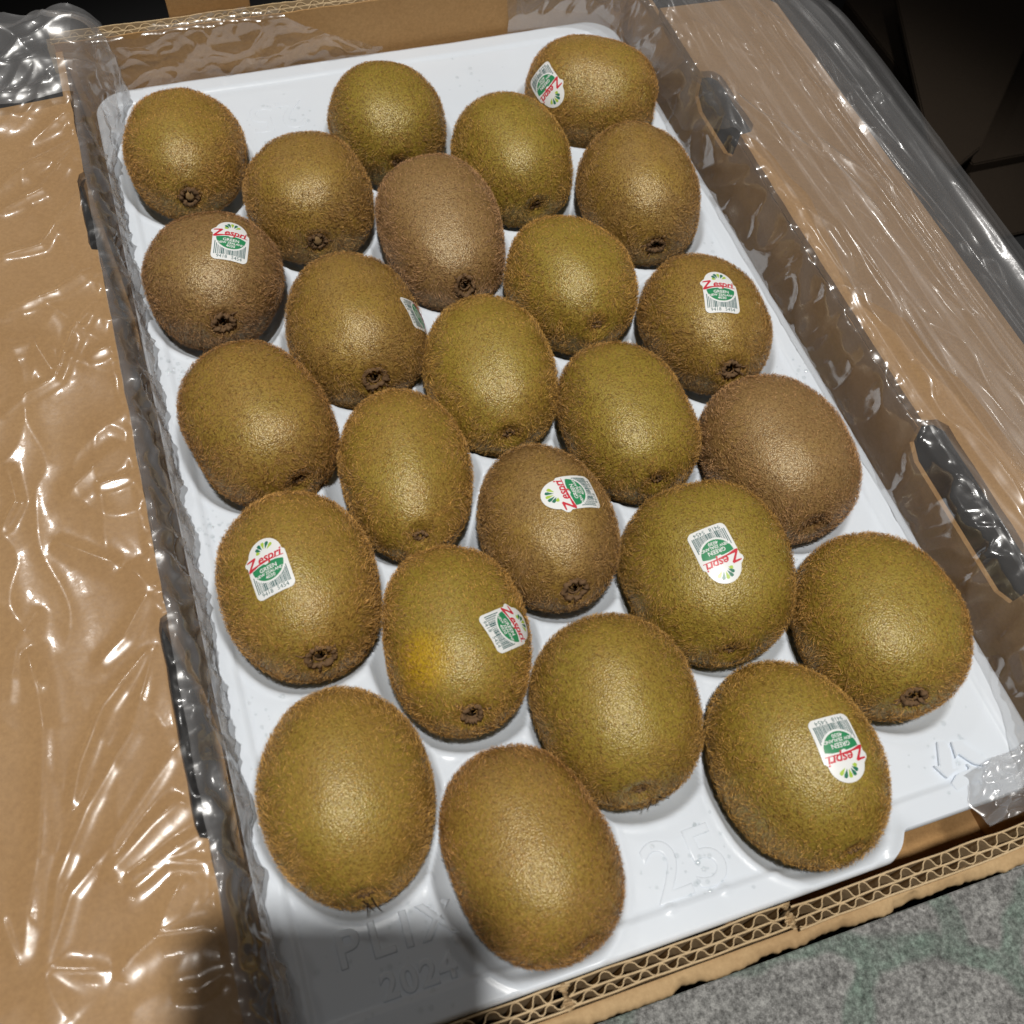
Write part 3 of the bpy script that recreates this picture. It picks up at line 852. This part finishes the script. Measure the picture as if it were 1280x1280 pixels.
for i, (kx, ky, a, b, yaw, pit, tone, stem) in enumerate(KIWI):
    a *= 0.955; b *= 0.95
    c = 0.93 * b
    root = empty("kiwifruit", (kx, ky, CZ - c))
    tag(root, LABELS[i], "kiwifruit", "kiwifruit lying in the tray's pockets")
    loc = Vector((0, 0, c)) * MM
    rot = Euler((math.radians(pit), 0, math.radians(yaw)), 'XYZ')
    G = kiwi_surface(i, a, b, c)
    V = G.reshape(-1, 3)
    F = grid_faces(NT, NP, True)[:, ::-1]
    body = fast_mesh("body", V, F, M_SKIN, root)
    body.location = loc; body.rotation_euler = rot; body["tone"] = float(tone); body["patch"] = 1.0 if i == 16 else 0.0
    bvh = BVHTree.FromPolygons([Vector(q) for q in V], [list(map(int, q)) for q in F])
    Rw = rot.to_matrix()
    # sticker
    frame = None
    if i in STICK:
        P, up = Vector(STICK[i][0]) * 0.95, Vector(STICK[i][1])
        Nn = Vector((P.x / b ** 2, P.y / a ** 2, P.z / c ** 2)).normalized()
        Vv = (up - Nn * up.dot(Nn)).normalized(); U = Vv.cross(Nn)
        frame = (P, Nn, U, Vv)
        st = None
        for name, (v2, f), mat, off in ART:
            w = wrap(bvh, P, Nn, U, Vv, v2, off)
            o = mesh(name, w, f, mat, root if st is None else st)
            if st is None:
                st = o; o.location = loc; o.rotation_euler = rot
                o["label"] = "small white fruit sticker with red logo, green half disc and barcode"
    # fuzz
    q = np.asarray(F); A, B_, C_, D_ = V[q[:, 0]], V[q[:, 1]], V[q[:, 2]], V[q[:, 3]]
    nrm = np.cross(C_ - A, D_ - B_); area = np.linalg.norm(nrm, axis=1) / 2
    cenF = (A + B_ + C_ + D_) / 4
    nrm = nrm / np.maximum(np.linalg.norm(nrm, axis=1)[:, None], 1e-9)
    flip = (nrm * cenF).sum(1) < 0; nrm[flip] *= -1
    Rn = np.array(Rw)
    wz = cenF @ Rn[2]
    wgt = area * (wz > -15)
    NH = 18000
    idx = RNG.choice(len(q), NH, p=wgt / wgt.sum())
    s, t = RNG.random(NH)[:, None], RNG.random(NH)[:, None]
    P0 = (A[idx] * (1 - s) + B_[idx] * s) * (1 - t) + (D_[idx] * (1 - s) + C_[idx] * s) * t
    n0 = nrm[idx]
    if frame:
        P, Nn, U, Vv = (np.array(z) for z in frame)
        dlt = P0 - P
        uu, vv = dlt @ U, dlt @ Vv
        hid = in_poly(uu / 1.04, vv / 1.04, OUT) & (n0 @ Nn > 0.1)
        P0, n0 = P0[~hid], n0[~hid]
    keep = RNG.random(len(P0)) > 0.25 * smoothstep(0.6, 0.97, (n0 @ Rn.T)[:, 2])
    P0, n0 = P0[keep], n0[keep]
    NHk = len(P0)
    up_face = (n0 @ Rn.T)[:, 2]
    flow = np.stack([np.zeros(NHk), np.ones(NHk), np.zeros(NHk)], -1) * (0.5 + 0.5 * math.sin(i))
    rnd = RNG.normal(size=(NHk, 3))
    lowf = np.stack([perlin(P0[:, 0] / 9 + i, P0[:, 1] / 9, 21), perlin(P0[:, 1] / 9, P0[:, 2] / 9 + i, 22), perlin(P0[:, 2] / 9, P0[:, 0] / 9 + i, 23)], -1) * 2.2
    tang = rnd * 0.55 + flow * 0.6 + lowf
    tang -= n0 * (tang * n0).sum(1)[:, None]
    tang /= np.maximum(np.linalg.norm(tang, axis=1)[:, None], 1e-6)
    rub = smoothstep(0.55, 0.97, up_face)          # the worn top carries shorter, flatter hairs
    L = (RNG.uniform(1.2, 2.6, NHk) * (1 - 0.5 * rub))[:, None]
    stand = (RNG.uniform(0.45, 0.95, NHk) * (1 - 0.45 * rub))[:, None]
    d0 = n0 * stand + tang * 0.65; d0 /= np.linalg.norm(d0, axis=1)[:, None]
    d1 = d0 * 0.75 + tang * 0.45 + RNG.normal(size=(NHk, 3)) * 0.22; d1 /= np.linalg.norm(d1, axis=1)[:, None]
    d2 = d1 * 0.8 + tang * 0.35 + RNG.normal(size=(NHk, 3)) * 0.3; d2 /= np.linalg.norm(d2, axis=1)[:, None]
    K0 = P0 - n0 * 0.05; K1 = K0 + d0 * L * .36; K2 = K1 + d1 * L * .34; K3 = K2 + d2 * L * .30
    pos = np.stack([K0, K1, K2, K3], 1).reshape(-1, 3) * MM
    hc = bpy.data.hair_curves.new("fuzz")
    hc.add_curves([4] * NHk)
    hc.attributes["position"].data.foreach_set("vector", pos.astype(np.float32).ravel())
    rad = hc.attributes.new("radius", 'FLOAT', 'POINT')
    rad.data.foreach_set("value", np.tile(np.array([.050, .048, .042, .016], np.float32) * MM, NHk))
    hc.materials.append(M_FUZZ)
    fz = bpy.data.objects.new("fuzz", hc); COL.objects.link(fz)
    fz.parent = root; fz.location = loc; fz.rotation_euler = rot; fz["tone"] = float(tone); sh_ = 0.93 + 0.13 * math.sin(i * 4.7 + 1); fz["shade"] = (sh_, sh_ * (1 + 0.03 * math.sin(i * 2.3)), sh_); fz["kind"] = "stuff"
    # stem end: ragged dried ring round the scar, its core or a stub of stem
    sx, sz = STEM_AT.get(i, (0, 0))
    hit = bvh.ray_cast(Vector((sx, -90, sz)), Vector((0, 1, 0)), 200.0)[0]
    nS = Vector((sx / b ** 2, -math.sqrt(max(0.0, 1 - (sx / b) ** 2 - (sz / c) ** 2)) / a, sz / c ** 2)).normalized()
    Q = Vector((0, -1, 0)).rotation_difference(nS).to_matrix()
    def place(v): return [tuple(Q @ Vector(p_) + hit) for p_ in v]
    if stem:
        rz = random.Random(i * 3 + 1)
        ringR = rz.uniform(3.5, 4.9); sq = rz.uniform(0.72, 0.95); ta = rz.uniform(0, 3.1)
        v, f = lathe_ring(ringR, 1.15, n=40, seed=i, rough=0.34)
        v = [(x * (1 + (sq - 1) * abs(math.cos(ta))), y + rz.uniform(-.3, .3), z * (1 + (sq - 1) * abs(math.sin(ta)))) for x, y, z in v]
        v = [(x, y - 1.7, z) for x, y, z in v]
        v2, f2 = lathe_ring(2.2, 0.45, n=30, seed=i + 50, rough=0.12)
        nb = len(v)
        v += [(x, y - 0.9, z) for x, y, z in v2]; f = f + [tuple(q + nb for q in x) for x in f2]
        rb = random.Random(i + 9)
        for k in range(rz.randint(1, 3)):          # dry sepal ends
            an = rb.uniform(0, 6.28); e = Vector((math.cos(an), 0, math.sin(an)))
            v3, f3 = tube([e * 4.2 + Vector((0, -1.5, 0)), e * (5.4 + rb.random()) + Vector((0, -2.4, 0)), e * (6.3 + 1.5 * rb.random()) + Vector((rb.uniform(-1, 1), -1.6 - rb.random(), rb.uniform(-1, 1)))], [0.5, 0.35, 0.1], 5)
            nb = len(v); v += [tuple(q) for q in v3]; f += [tuple(q + nb for q in x) for x in f3]
        o = mesh("stem_scar", place(v), f, M_SCAR, root); o.location = loc; o.rotation_euler = rot
        h = 2.6 if stem == 2 else 0.3
        v, f = tube([(0, 1.0, 0), (0.2, -h * .5, 0.4), (0.5, -h * .9, 0.7), (0.6, -h, 0.7)], [2.3, 2.2, 1.6, 0.5] if stem == 1 else [2.4, 1.9, 2.3, 1.2], 9)
        o = mesh("stem_stub" if stem == 2 else "scar_core", place(v), f, M_CORE if stem == 2 else M_HOLLOW, root); o.location = loc; o.rotation_euler = rot
    else:
        v, f = lathe_ring(2.0, 0.8, seed=i, rough=0.6)
        o = mesh("stem_scar", place([(x, y - 0.5, z * 0.7) for x, y, z in v]), f, M_SCAR, root); o.location = loc; o.rotation_euler = rot
    if i in (20, 22, 18, 23):
        rb = random.Random(i)
        yE = -a if i in (20, 22) else a
        for k in range(3):
            p0 = Vector((rb.uniform(-2, 2), yE * 0.97, rb.uniform(-1, 3)))
            sg = 1 if yE > 0 else -1
            p1 = p0 + Vector((rb.uniform(-2, 2), sg * rb.uniform(1.5, 3), rb.uniform(0, 2)))
            p2 = p1 + Vector((rb.uniform(-2, 3), sg * rb.uniform(0.2, 2), rb.uniform(-1, 1)))
            v, f = tube([p0, p0.lerp(p1, .5), p1, p2], [.3, .28, .22, .1], 5)
            o = mesh("dried_bristle", v, f, M_BRIST, root); o.location = loc; o.rotation_euler = rot

# ------------------------------------------------------------------ plastic liner bag
bag = empty("plastic_liner", (0, 0, ZT + 4))
tag(bag, "crumpled clear plastic liner bag draped over the carton's flaps", "plastic bag")
BO = (0, 0, ZT + 4)
CREASE = [
    [(-184, -179), (-176, -161), (-163, -151), (-140, -127)], [(-184, -178), (-179, -156), (-169, -139), (-153, -119), (-142, -93)], [(-167, -160), (-161, -150), (-143, -128)],
    [(-166, -160), (-151, -149), (-142, -144)], [(-161, -163), (-151, -160), (-137, -155)], [(-161, -164), (-158, -165), (-149, -161), (-137, -165)], [(-191, -175), (-195, -161)],
    [(-185, -179), (-183, -187), (-180, -194)], [(-167, -187), (-162, -183), (-155, -180), (-142, -182), (-136, -188)], [(-153, -195), (-146, -197), (-139, -195)], [(-184, -179), (-168, -185)],
    [(-155, -180), (-145, -166)], [(-173, -137), (-169, -125), (-160, -109), (-144, -94)], [(-190, -174), (-183, -146), (-178, -111), (-179, -82)], [(-180, 11), (-170, 17), (-160, 22), (-154, 33), (-145, 47)],
    [(-152, -29), (-140, -28)], [(-162, -30), (-141, -14)], [(-141, -74), (-151, -88), (-160, -94)], [(-180, -83), (-178, -99)], [(-146, -62), (-140, -74)], [(-148, 28), (-137, 31)],
    [(-168, -46), (-149, -62)], [(-177, 47), (-167, 41), (-161, 22)], [(-180, -11), (-178, -27), (-184, -37)], [(-175, -69), (-183, -82), (-187, -99)], [(-171, 128), (-152, 138), (-136, 147)],
    [(-172, 114), (-154, 120), (-136, 145)], [(-160, 21), (-151, 41), (-140, 54)], [(-174, 89), (-158, 90), (-136, 119)], [(-176, 58), (-154, 63), (-139, 72)],
    [(-164, 202), (-155, 192), (-151, 185)], [(-157, 150), (-139, 162), (-135, 149)], [(-164, 178), (-144, 177), (-127, 190)], [(-155, 222), (-140, 193), (-121, 205)], [(-178, 39), (-165, 40), (-159, 21)]]


def seg_dist(X, Y, a, b):
    ax, ay = a; bx, by = b
    dx, dy = bx - ax, by - ay; L2 = dx * dx + dy * dy + 1e-9
    t = np.clip(((X - ax) * dx + (Y - ay) * dy) / L2, 0, 1)
    return np.hypot(X - ax - t * dx, Y - ay - t * dy), t


def crease_h(X, Y, lines, A=1.7, w=1.7, seed=0):
    H = np.zeros_like(X)
    rr = random.Random(seed)
    for ln in lines:
        Aj = A * rr.uniform(.6, 1.35); wj = w * rr.uniform(.7, 1.5)
        n = len(ln) - 1
        h = np.zeros_like(X)
        for k in range(n):
            d, t = seg_dist(X, Y, ln[k], ln[k + 1])
            g = (k + t) / n
            tap = np.clip(4 * g * (1 - g), 0, 1) ** 0.5 * 0.8 + 0.2
            h = np.maximum(h, Aj * tap * (0.5 * np.exp(-(d / (wj * 1.5)) ** 2) + 0.5 * np.exp(-np.sqrt(d * d + 0.04) / (0.8 * wj))))
        H = np.maximum(H, h) + 0.25 * np.minimum(H, h)
    return H


# -- left sheet: lies on the left flap, rolls over the fold and is tucked down beside the tray
prof = np.array([(-226, 25.0), (-205, 25.6), (-180, 26.6), (-160, 27.6), (-146, 28.4), (-139.5, 28.8), (-136.8, 27.6), (-134.2, 23), (-132.2, 16), (-130.6, 9.5), (-129.4, 4.5), (-128.8, 2.6), (-130.5, 1.0)])
seg = np.r_[0, np.cumsum(np.hypot(*np.diff(prof, axis=0).T))]
ns, ntt = 165, 560
sv = np.linspace(0, seg[-1], ns)
px_, pz_ = np.interp(sv, seg, prof[:, 0]), np.interp(sv, seg, prof[:, 1])
tx, tz = np.gradient(px_), np.gradient(pz_)
ker = np.exp(-np.linspace(-2, 2, 9) ** 2); ker /= ker.sum()
nxn = np.convolve(np.pad(-tz, 4, 'edge'), ker, 'valid'); nzn = np.convolve(np.pad(tx, 4, 'edge'), ker, 'valid'); ln = np.hypot(nxn, nzn); nxn /= ln; nzn /= ln
yv = np.linspace(-262, 236, ntt)
Yg, Sg = np.meshgrid(yv, sv, indexing='ij')
Xg = np.tile(px_, (ntt, 1)); Zg = np.tile(pz_, (ntt, 1))
flat = smoothstep(-134.5, -141, Xg)
ten = smoothstep(-30, 60, Yg)
h = 0.8 + 1.2 * ridged(Xg / 46 + Yg / 150, Yg / 60 - Xg / 90, 31, 2.5) + 0.8 * ridged((Xg + Yg * 0.5) / 26, (Yg - Xg * 0.6) / 60, 32, 3.0) + 0.10 * ridged(Xg / 12, Yg / 20, 33, 2)
h = h * (0.6 + 0.7 * (0.5 + perlin(Xg / 50, Yg / 70, 34))) + crease_h(Xg, Yg, CREASE, 2.1, 2.0, 4) * flat
hd = 0.6 + 3.2 * ridged(Sg / 17 + Yg / 50, Yg / 21, 35, 2.2) + 1.7 * ridged(Sg / 9 - Yg / 35, Yg / 12 + Sg / 20, 36, 2.4) + 0.7 * ridged(Sg / 6, Yg / 6, 37, 2.0)
H = h * flat + hd * (1 - flat) * smoothstep(seg[-1], seg[-1] - 9, Sg)
far = smoothstep(150, 215, Yg)          # bunched-up end standing by the back corner
H = H * (1 - 0.6 * far) + far * (7 + 6 * ridged(Xg / 30 + Yg / 60, Yg / 26, 38, 1.6) + 3.0 * ridged((Xg - Yg) / 17, Yg / 30, 39, 1.8)) * smoothstep(-215, -165, Xg)
X = Xg + nxn[None] * H + far * 4 * smoothstep(-165, -135, Xg); Z = Zg + nzn[None] * H * 0.95
Z = Z + far * 6 - smoothstep(205, 236, Yg) * 14
PL = np.stack([X, Yg, Z], -1)
cut = int(np.searchsorted(px_, -138.6))
rowc = int(np.searchsorted(yv, 172.0))
o = fast_mesh("film", PL[:rowc + 1, :cut + 1].reshape(-1, 3), grid_faces(rowc + 1, cut + 1), M_FILM, bag)
put(o, bag, BO)
o = fast_mesh("bunched_film", PL[rowc:, :cut + 1].reshape(-1, 3), grid_faces(ntt - rowc, cut + 1), M_FILM3, bag)
put(o, bag, BO)
o = fast_mesh("tucked_film", PL[:, cut:].reshape(-1, 3), grid_faces(ntt, ns - cut), M_FILM3, bag)
put(o, bag, BO)

CREASE2 = [
    [(143, 163), (163, 149), (175, 128), (187, 100), (197, 76), (207, 59), (210, 29), (210, -4)], 
    [(127, 162), (138, 139), (154, 108), (165, 80), (173, 59), (186, 38), (195, 17), (200, -1), (208, -36)], 
    [(159, 148), (174, 119), (178, 109)], 
    [(142, 124), (151, 98), (161, 75), (167, 59), (174, 34), (181, 10)], 
    [(170, 66), (182, 47), (196, 13)], 
    [(167, 36), (172, 6), (175, -19), (177, -38), (177, -61), (174, -75)], 
    [(174, 11), (175, 0), (180, -25), (187, -47), (186, -66), (189, -79)], 
    [(192, 10), (203, -3), (214, -21), (218, -39)], 
    [(134, 40), (147, 31), (156, 16), (156, -2), (151, -24)], 
    [(141, 5), (144, -13), (152, -25)], 
    [(157, -26), (152, -46), (153, -65)], 
    [(120, -16), (156, -22)], 
    [(229, 90), (204, 90), (184, 94)], 
    [(115, 111), (145, 110), (149, 79)], 
    [(168, -40), (175, -66), (182, -95)], 
    [(179, -43), (182, -72), (185, -90)], 
    [(151, -61), (153, -75)], 
    [(132, -61), (126, -82), (127, -98), (127, -124), (131, -155)], 
    [(126, -82), (137, -82), (144, -87)], 
    [(124, -98), (124, -121), (127, -145), (127, -161)], 
    [(131, -155), (132, -165), (132, -171)], 
    [(119, -149), (121, -158), (116, -168)], 
    [(125, -28), (119, -50), (118, -72)], 
    [(190, 148), (202, 129), (205, 109), (219, 93)], 
    [(180, 162), (196, 144), (202, 129)], 
    [(196, 41), (197, 28), (202, 6)], 
    [(153, -89), (156, -102), (158, -120), (158, -131)], 
    [(140, -93), (144, -108), (146, -119)], ]
# -- right sheet: sweeps from the back wall round the corner and along the right flap in long folds
gi = np.array([(78, 214.2), (90, 214.0), (100, 213.4), (114, 210), (124, 203), (129.5, 190), (131.8, 165), (132.2, 120), (132.2, 40), (132.2, -40), (132.2, -120), (132, -160), (130, -185), (125, -203), (121, -219), (119, -240)], float)
go = np.array([(70, 262), (110, 262), (155, 258), (188, 244), (212, 219), (228, 188), (234, 150), (236, 110), (236, 40), (235, -40), (235, -120), (236, -160), (236, -190), (236, -215), (236, -235), (236, -262)], float)
nt_, ns_ = 620, 240
tt = np.linspace(0, 1, nt_); kk = np.linspace(0, 1, len(gi))
def sm(a):
    ker = np.exp(-np.linspace(-2.2, 2.2, 41) ** 2); ker /= ker.sum()
    return np.convolve(np.pad(a, 20, 'edge'), ker, 'valid')
gi2 = np.stack([sm(np.interp(tt, kk, gi[:, k])) for k in (0, 1)], -1); go2 = np.stack([sm(np.interp(tt, kk, go[:, k])) for k in (0, 1)], -1)
sv = np.linspace(0, 1, ns_)
T, S = np.meshgrid(tt, sv, indexing='ij')
arcl = np.r_[0, np.cumsum(np.hypot(*np.diff(gi2, axis=0).T))]; AL = np.interp(T, tt, arcl)
X = gi2[:, None, 0] * (1 - S) + go2[:, None, 0] * S
Y = gi2[:, None, 1] * (1 - S) + go2[:, None, 1] * S
W = S * 100.0
zr = np.interp(S, [0, .03, .07, .105, .14, .20, .30, .60, .80, 1.0], [2.2, 6.0, 17.0, 26.5, 30.2, 31.5, 32.0, 31.5, 29.5, 24.0])
zb = np.interp(S, [0, .04, .10, .16, .30, .50, .75, 1.0], [1.0, 13.0, 29.5, 31.5, 33.0, 31.0, 24.0, 14.0])
corner = smoothstep(0.40, 0.24, T)
Z = zr * (1 - corner) + zb * corner
folds = [(.20, 2.6, 1.2, 2), (.30, 4.0, 1.6, 3), (.42, 6.5, 2.4, 5), (.52, 4.0, 1.4, 6), (.60, 7.5, 2.8, 7), (.71, 4.5, 1.6, 8), (.80, 6.5, 2.6, 9), (.92, 5.0, 2.2, 11)]
H = np.zeros_like(S)
for s0, amp, w, sd in folds:      # long pleats, steeper on the side facing the tray
    c0 = s0 + 0.13 * perlin(AL / 230, AL * 0 + sd, sd) + 0.012 * perlin(AL / 60, AL * 0 + sd, sd + 20)
    d = W - c0 * 100
    am = amp * np.clip(0.8 + 0.9 * perlin(AL / 130, AL * 0 + sd * 1.7, sd + 40), 0.15, 1.3)
    d = np.where(d < 0, -d * 1.5, d * 0.7)
    H = np.maximum(H, am * (0.5 * np.exp(-(d / (w * 1.9)) ** 2) + 0.5 * np.exp(-np.sqrt(d * d + 0.06) / (w * 0.9))))
H += 1.2 * ridged(W / 34, AL / 120, 51, 2.5) + 0.35 * ridged((W + AL * .35) / 17, (AL - W * .4) / 44, 52, 2.5) + 1.6 * perlin(W / 34, AL / 80, 53)
H = 0.75 * H + crease_h(X, Y, CREASE2, 3.8, 2.0, 8)
low = smoothstep(.16, .09, S)
H = H * (1 - low) + low * (0.4 + 0.25 * H + 3.6 * ridged(W / 12 + AL / 45, AL / 26, 54, 2.2) + 2.6 * ridged(W / 9 - AL / 28, AL / 17, 55, 2.4) + 0.9 * ridged(W / 6, AL / 8, 57, 2.0)) * smoothstep(-.01, .03, S)
near = smoothstep(.86, .97, T)
H += near * smoothstep(.5, .05, S) * (5 * ridged(W / 13, AL / 12, 56, 1.4))
Z = Z + H * (1 - 0.5 * low); X = X - H * 0.6 * low * smoothstep(0.2, 0.42, T); Y = Y - H * 0.6 * low * (1 - smoothstep(0.2, 0.42, T))
Z = Z - smoothstep(.93, 1, S) * 5
PR = np.stack([X, Y, Z], -1)
cut = int(ns_ * 0.13)
o = fast_mesh("film", PR[:, cut:].reshape(-1, 3), grid_faces(nt_, ns_ - cut), M_FILM2, bag)
put(o, bag, BO)
o = fast_mesh("tucked_film", PR[:, :cut + 1].reshape(-1, 3), grid_faces(nt_, cut + 1), M_FILM4, bag)
put(o, bag, BO)

# -- the bag's loose second layer lying over the right flap, in a few long rolled pleats
n2s, n2t = 170, 560
tt2 = np.linspace(0.03, 1.0, n2t)
T, S0 = np.meshgrid(tt2, np.linspace(0, 1, n2s), indexing='ij')
AL = np.interp(T, tt, arcl)
edge = np.clip(0.27 + 0.26 * perlin(AL / 110, AL * 0 + 2.5, 91) + 0.04 * perlin(AL / 30, AL * 0 + 1.5, 92) - 0.20 * smoothstep(.60, .42, T), 0.02, 0.5)
S = edge + (1.02 - edge) * S0
gx_, gy_ = (np.interp(T, tt, gi2[:, k]) for k in (0, 1)); hx_, hy_ = (np.interp(T, tt, go2[:, k]) for k in (0, 1))
X = gx_ * (1 - S) + hx_ * S; Y = gy_ * (1 - S) + hy_ * S
W = S * 100.0
corner = smoothstep(0.40, 0.24, T)
Z = np.interp(S, [0, .03, .07, .105, .14, .20, .30, .60, .80, 1.0], [4.0, 9.0, 19.5, 28.0, 31.0, 31.8, 32.0, 31.5, 29.5, 23.0]) * (1 - corner) + np.interp(S, [0, .04, .10, .16, .30, .50, .75, 1.0], [4.0, 15.0, 30.5, 31.8, 33.0, 31.0, 24.0, 13.0]) * corner
Z = Z + 3.5 * smoothstep(0, .1, S0)
H = np.zeros_like(S)
for s0, amp, w, sd in ((.10, 3.0, 2.0, 21), (.19, 5.0, 2.6, 22), (.30, 6.0, 2.4, 23), (.44, 7.5, 3.2, 3), (.56, 5.0, 1.8, 6), (.64, 9.0, 3.6, 7), (.76, 5.5, 2.2, 4), (.86, 7.0, 3.2, 12), (.95, 4.0, 2.0, 15)):
    c0 = s0 + 0.12 * perlin(AL / 260, AL * 0 + sd, sd + 60) + 0.008 * perlin(AL / 60, AL * 0 + sd, sd + 80)
    d = W - c0 * 100
    am = amp * np.clip(0.85 + 0.8 * perlin(AL / 170, AL * 0 + sd * 1.3, sd + 100), 0.2, 1.3)
    d = np.where(d < 0, -d * 1.25, d * 0.7)
    H = np.maximum(H, am * (0.65 * np.exp(-(d / (w * 1.9)) ** 2) + 0.35 * np.exp(-np.sqrt(d * d + 0.06) / (w * 0.9))))
H += 1.4 * perlin(W / 36, AL / 90, 93) + 0.3 * ridged((W + AL * .3) / 15, AL / 50, 94, 2.5) + 2.2 * smoothstep(.2, .1, S) * ridged(W / 11 + AL / 50, AL / 30, 95, 2.2)
o = fast_mesh("film", np.stack([X, Y, Z + H], -1).reshape(-1, 3), grid_faces(n2t, n2s), M_FILM2, bag)
put(o, bag, BO)

# -- back sheet: clings to the inner face of the back wall on its left half
nu, nv = 260, 60
U_, V_ = np.meshgrid(np.linspace(-134, 12, nu), np.linspace(0, 1, nv), indexing='ij')
topz = np.interp(U_, [-134, -122, -105, -90, -70, -50, -38, -20, -5, 12], [24, 31, 27, 31.5, 33, 32, 30, 19, 11, 4.5])
z = -1 + V_ * (topz + 1)
H = 1.2 + 2.6 * ridged(U_ / 30 + V_ * .7, z / 16 - U_ / 60, 71, 2) + 1.0 * ridged(U_ / 11, z / 9, 72, 2)
Yb = YB - 0.8 - H + smoothstep(ZT + 3.6, ZT + 6, z) * 4.5
o = fast_mesh("film", np.stack([U_ + 0 * z, Yb, z], -1).reshape(-1, 3), grid_faces(nu, nv), M_FILM, bag)
put(o, bag, BO)

# -- near corner: a scrap of film lying over the tray corner and down over the front wall
nu, nv = 130, 70
U_, V_ = np.meshgrid(np.linspace(0, 1, nu), np.linspace(0, 1, nv), indexing='ij')
X = 102 + U_ * 40 + 4 * perlin(V_ * 3, U_ * 2, 75); Y = -203 - V_ * 20 + 5 * (U_ - .4) * (1 - V_) + 3 * perlin(U_ * 4, V_ * 2, 76)
Zs = 3.0 + 3.2 * ridged(U_ * 2.4 + V_, V_ * 2.0, 77, 1.6) + 1.5 * ridged(U_ * 5, V_ * 4 - U_ * 2, 78, 2)
Zs = Zs * smoothstep(0.0, 0.12, U_) + 1.6 + 4 * smoothstep(.7, 1, V_)
o = fast_mesh("film", np.stack([X, Y, Zs], -1).reshape(-1, 3), grid_faces(nu, nv), M_FILM3, bag)
put(o, bag, BO)

# ------------------------------------------------------------------ water droplets
def droplets(name, pts, radii, label):
    n1, n2 = 4, 9
    V, F = [], []
    for (x, y, z), r in zip(pts, radii):
        b0 = len(V)
        for k in range(n1):
            t = (k / n1) * math.pi / 2
            for j in range(n2):
                a = 2 * math.pi * j / n2
                V.append((x + r * math.cos(t) * math.cos(a), y + r * math.cos(t) * math.sin(a), z + r * 0.6 * math.sin(t)))
        V.append((x, y, z + r * 0.6))
        for k in range(n1 - 1):
            for j in range(n2): F.append((b0 + k * n2 + j, b0 + k * n2 + (j + 1) % n2, b0 + (k + 1) * n2 + (j + 1) % n2, b0 + (k + 1) * n2 + j))
        for j in range(n2): F.append((b0 + (n1 - 1) * n2 + j, b0 + (n1 - 1) * n2 + (j + 1) % n2, b0 + n1 * n2))
    o = mesh(name, V, F, M_DROP)
    return tag(o, label, "water droplets", kind="stuff")


pts, rad = [], []
rd = random.Random(21)
cent = [(2, -203, 14, 22), (-92, -196, 26, 30), (105, -201, 14, 12), (-50, 180, 22, 14), (50, 187, 14, 6), (20, -160, 25, 12), (-112, -120, 14, 16), (-120, -40, 8, 18), (-122, 40, 6, 14), (120, 40, 10, 10), (125, -30, 8, 8), (100, -110, 30, 8), (-124, -150, 5, 16), (0, 120, 60, 10)]
for cx, cy, sp, n in cent:
    for _ in range(n * 2):
        x, y = rd.gauss(cx, sp * .6), rd.gauss(cy, sp * .6)
        if not (TX0 + 2 < x < TX1 - 2 and front_edge(np.array(x)) + 2 < y < TY1 - 2): continue
        z = float(tray_z(np.array([x]), np.array([y]))[0])
        if z < -2.5: continue
        pts.append((x, y, z - 0.02)); rad.append(rd.choice((.35, .45, .55, .7, 1.0)))
droplets("water_droplets", pts, rad, "tiny clear water droplets scattered on the white tray")

# ------------------------------------------------------------------ dim carton behind, and the phone that throws the shadow
M_DIM = mat_board("shaded_cardboard", 0.03)  # cardboard colour scaled almost to black: the background shade is painted in
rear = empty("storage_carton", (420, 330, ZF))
tag(rear, "brown carton with a hanging flap behind the box, shade painted into its colour", "carton")
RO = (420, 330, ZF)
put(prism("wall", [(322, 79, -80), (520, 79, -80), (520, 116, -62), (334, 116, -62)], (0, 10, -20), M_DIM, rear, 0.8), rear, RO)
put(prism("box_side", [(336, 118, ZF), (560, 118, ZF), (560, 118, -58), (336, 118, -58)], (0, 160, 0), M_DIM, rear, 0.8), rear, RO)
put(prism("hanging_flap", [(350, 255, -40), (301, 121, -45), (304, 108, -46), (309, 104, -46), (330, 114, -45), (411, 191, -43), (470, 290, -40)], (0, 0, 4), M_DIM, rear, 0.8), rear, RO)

phone = empty("smartphone", tuple(CAM_POS))
tag(phone, "dark smartphone held above the near corner, known by its shadow on the tray", "smartphone")
c0 = CAM_POS - CAM_F * 3.0
cnr = []
rc = 9.0
x0, x1, y0, y1 = -62.0, 14.0, -142.0, 14.0
for cx, cy, a0 in ((x1 - rc, y1 - rc, 0), (x0 + rc, y1 - rc, 90), (x0 + rc, y0 + rc, 180), (x1 - rc, y0 + rc, 270)):
    for k in range(6):
        a = math.radians(a0 + 18 * k)
        q = c0 + CAM_R * (cx + rc * math.cos(a)) + CAM_U * (cy + rc * math.sin(a))
        cnr.append(tuple(q))
put(prism("body", cnr, tuple(-CAM_F * 8.0), M_PHONE, phone, 1.2), phone, tuple(CAM_POS))
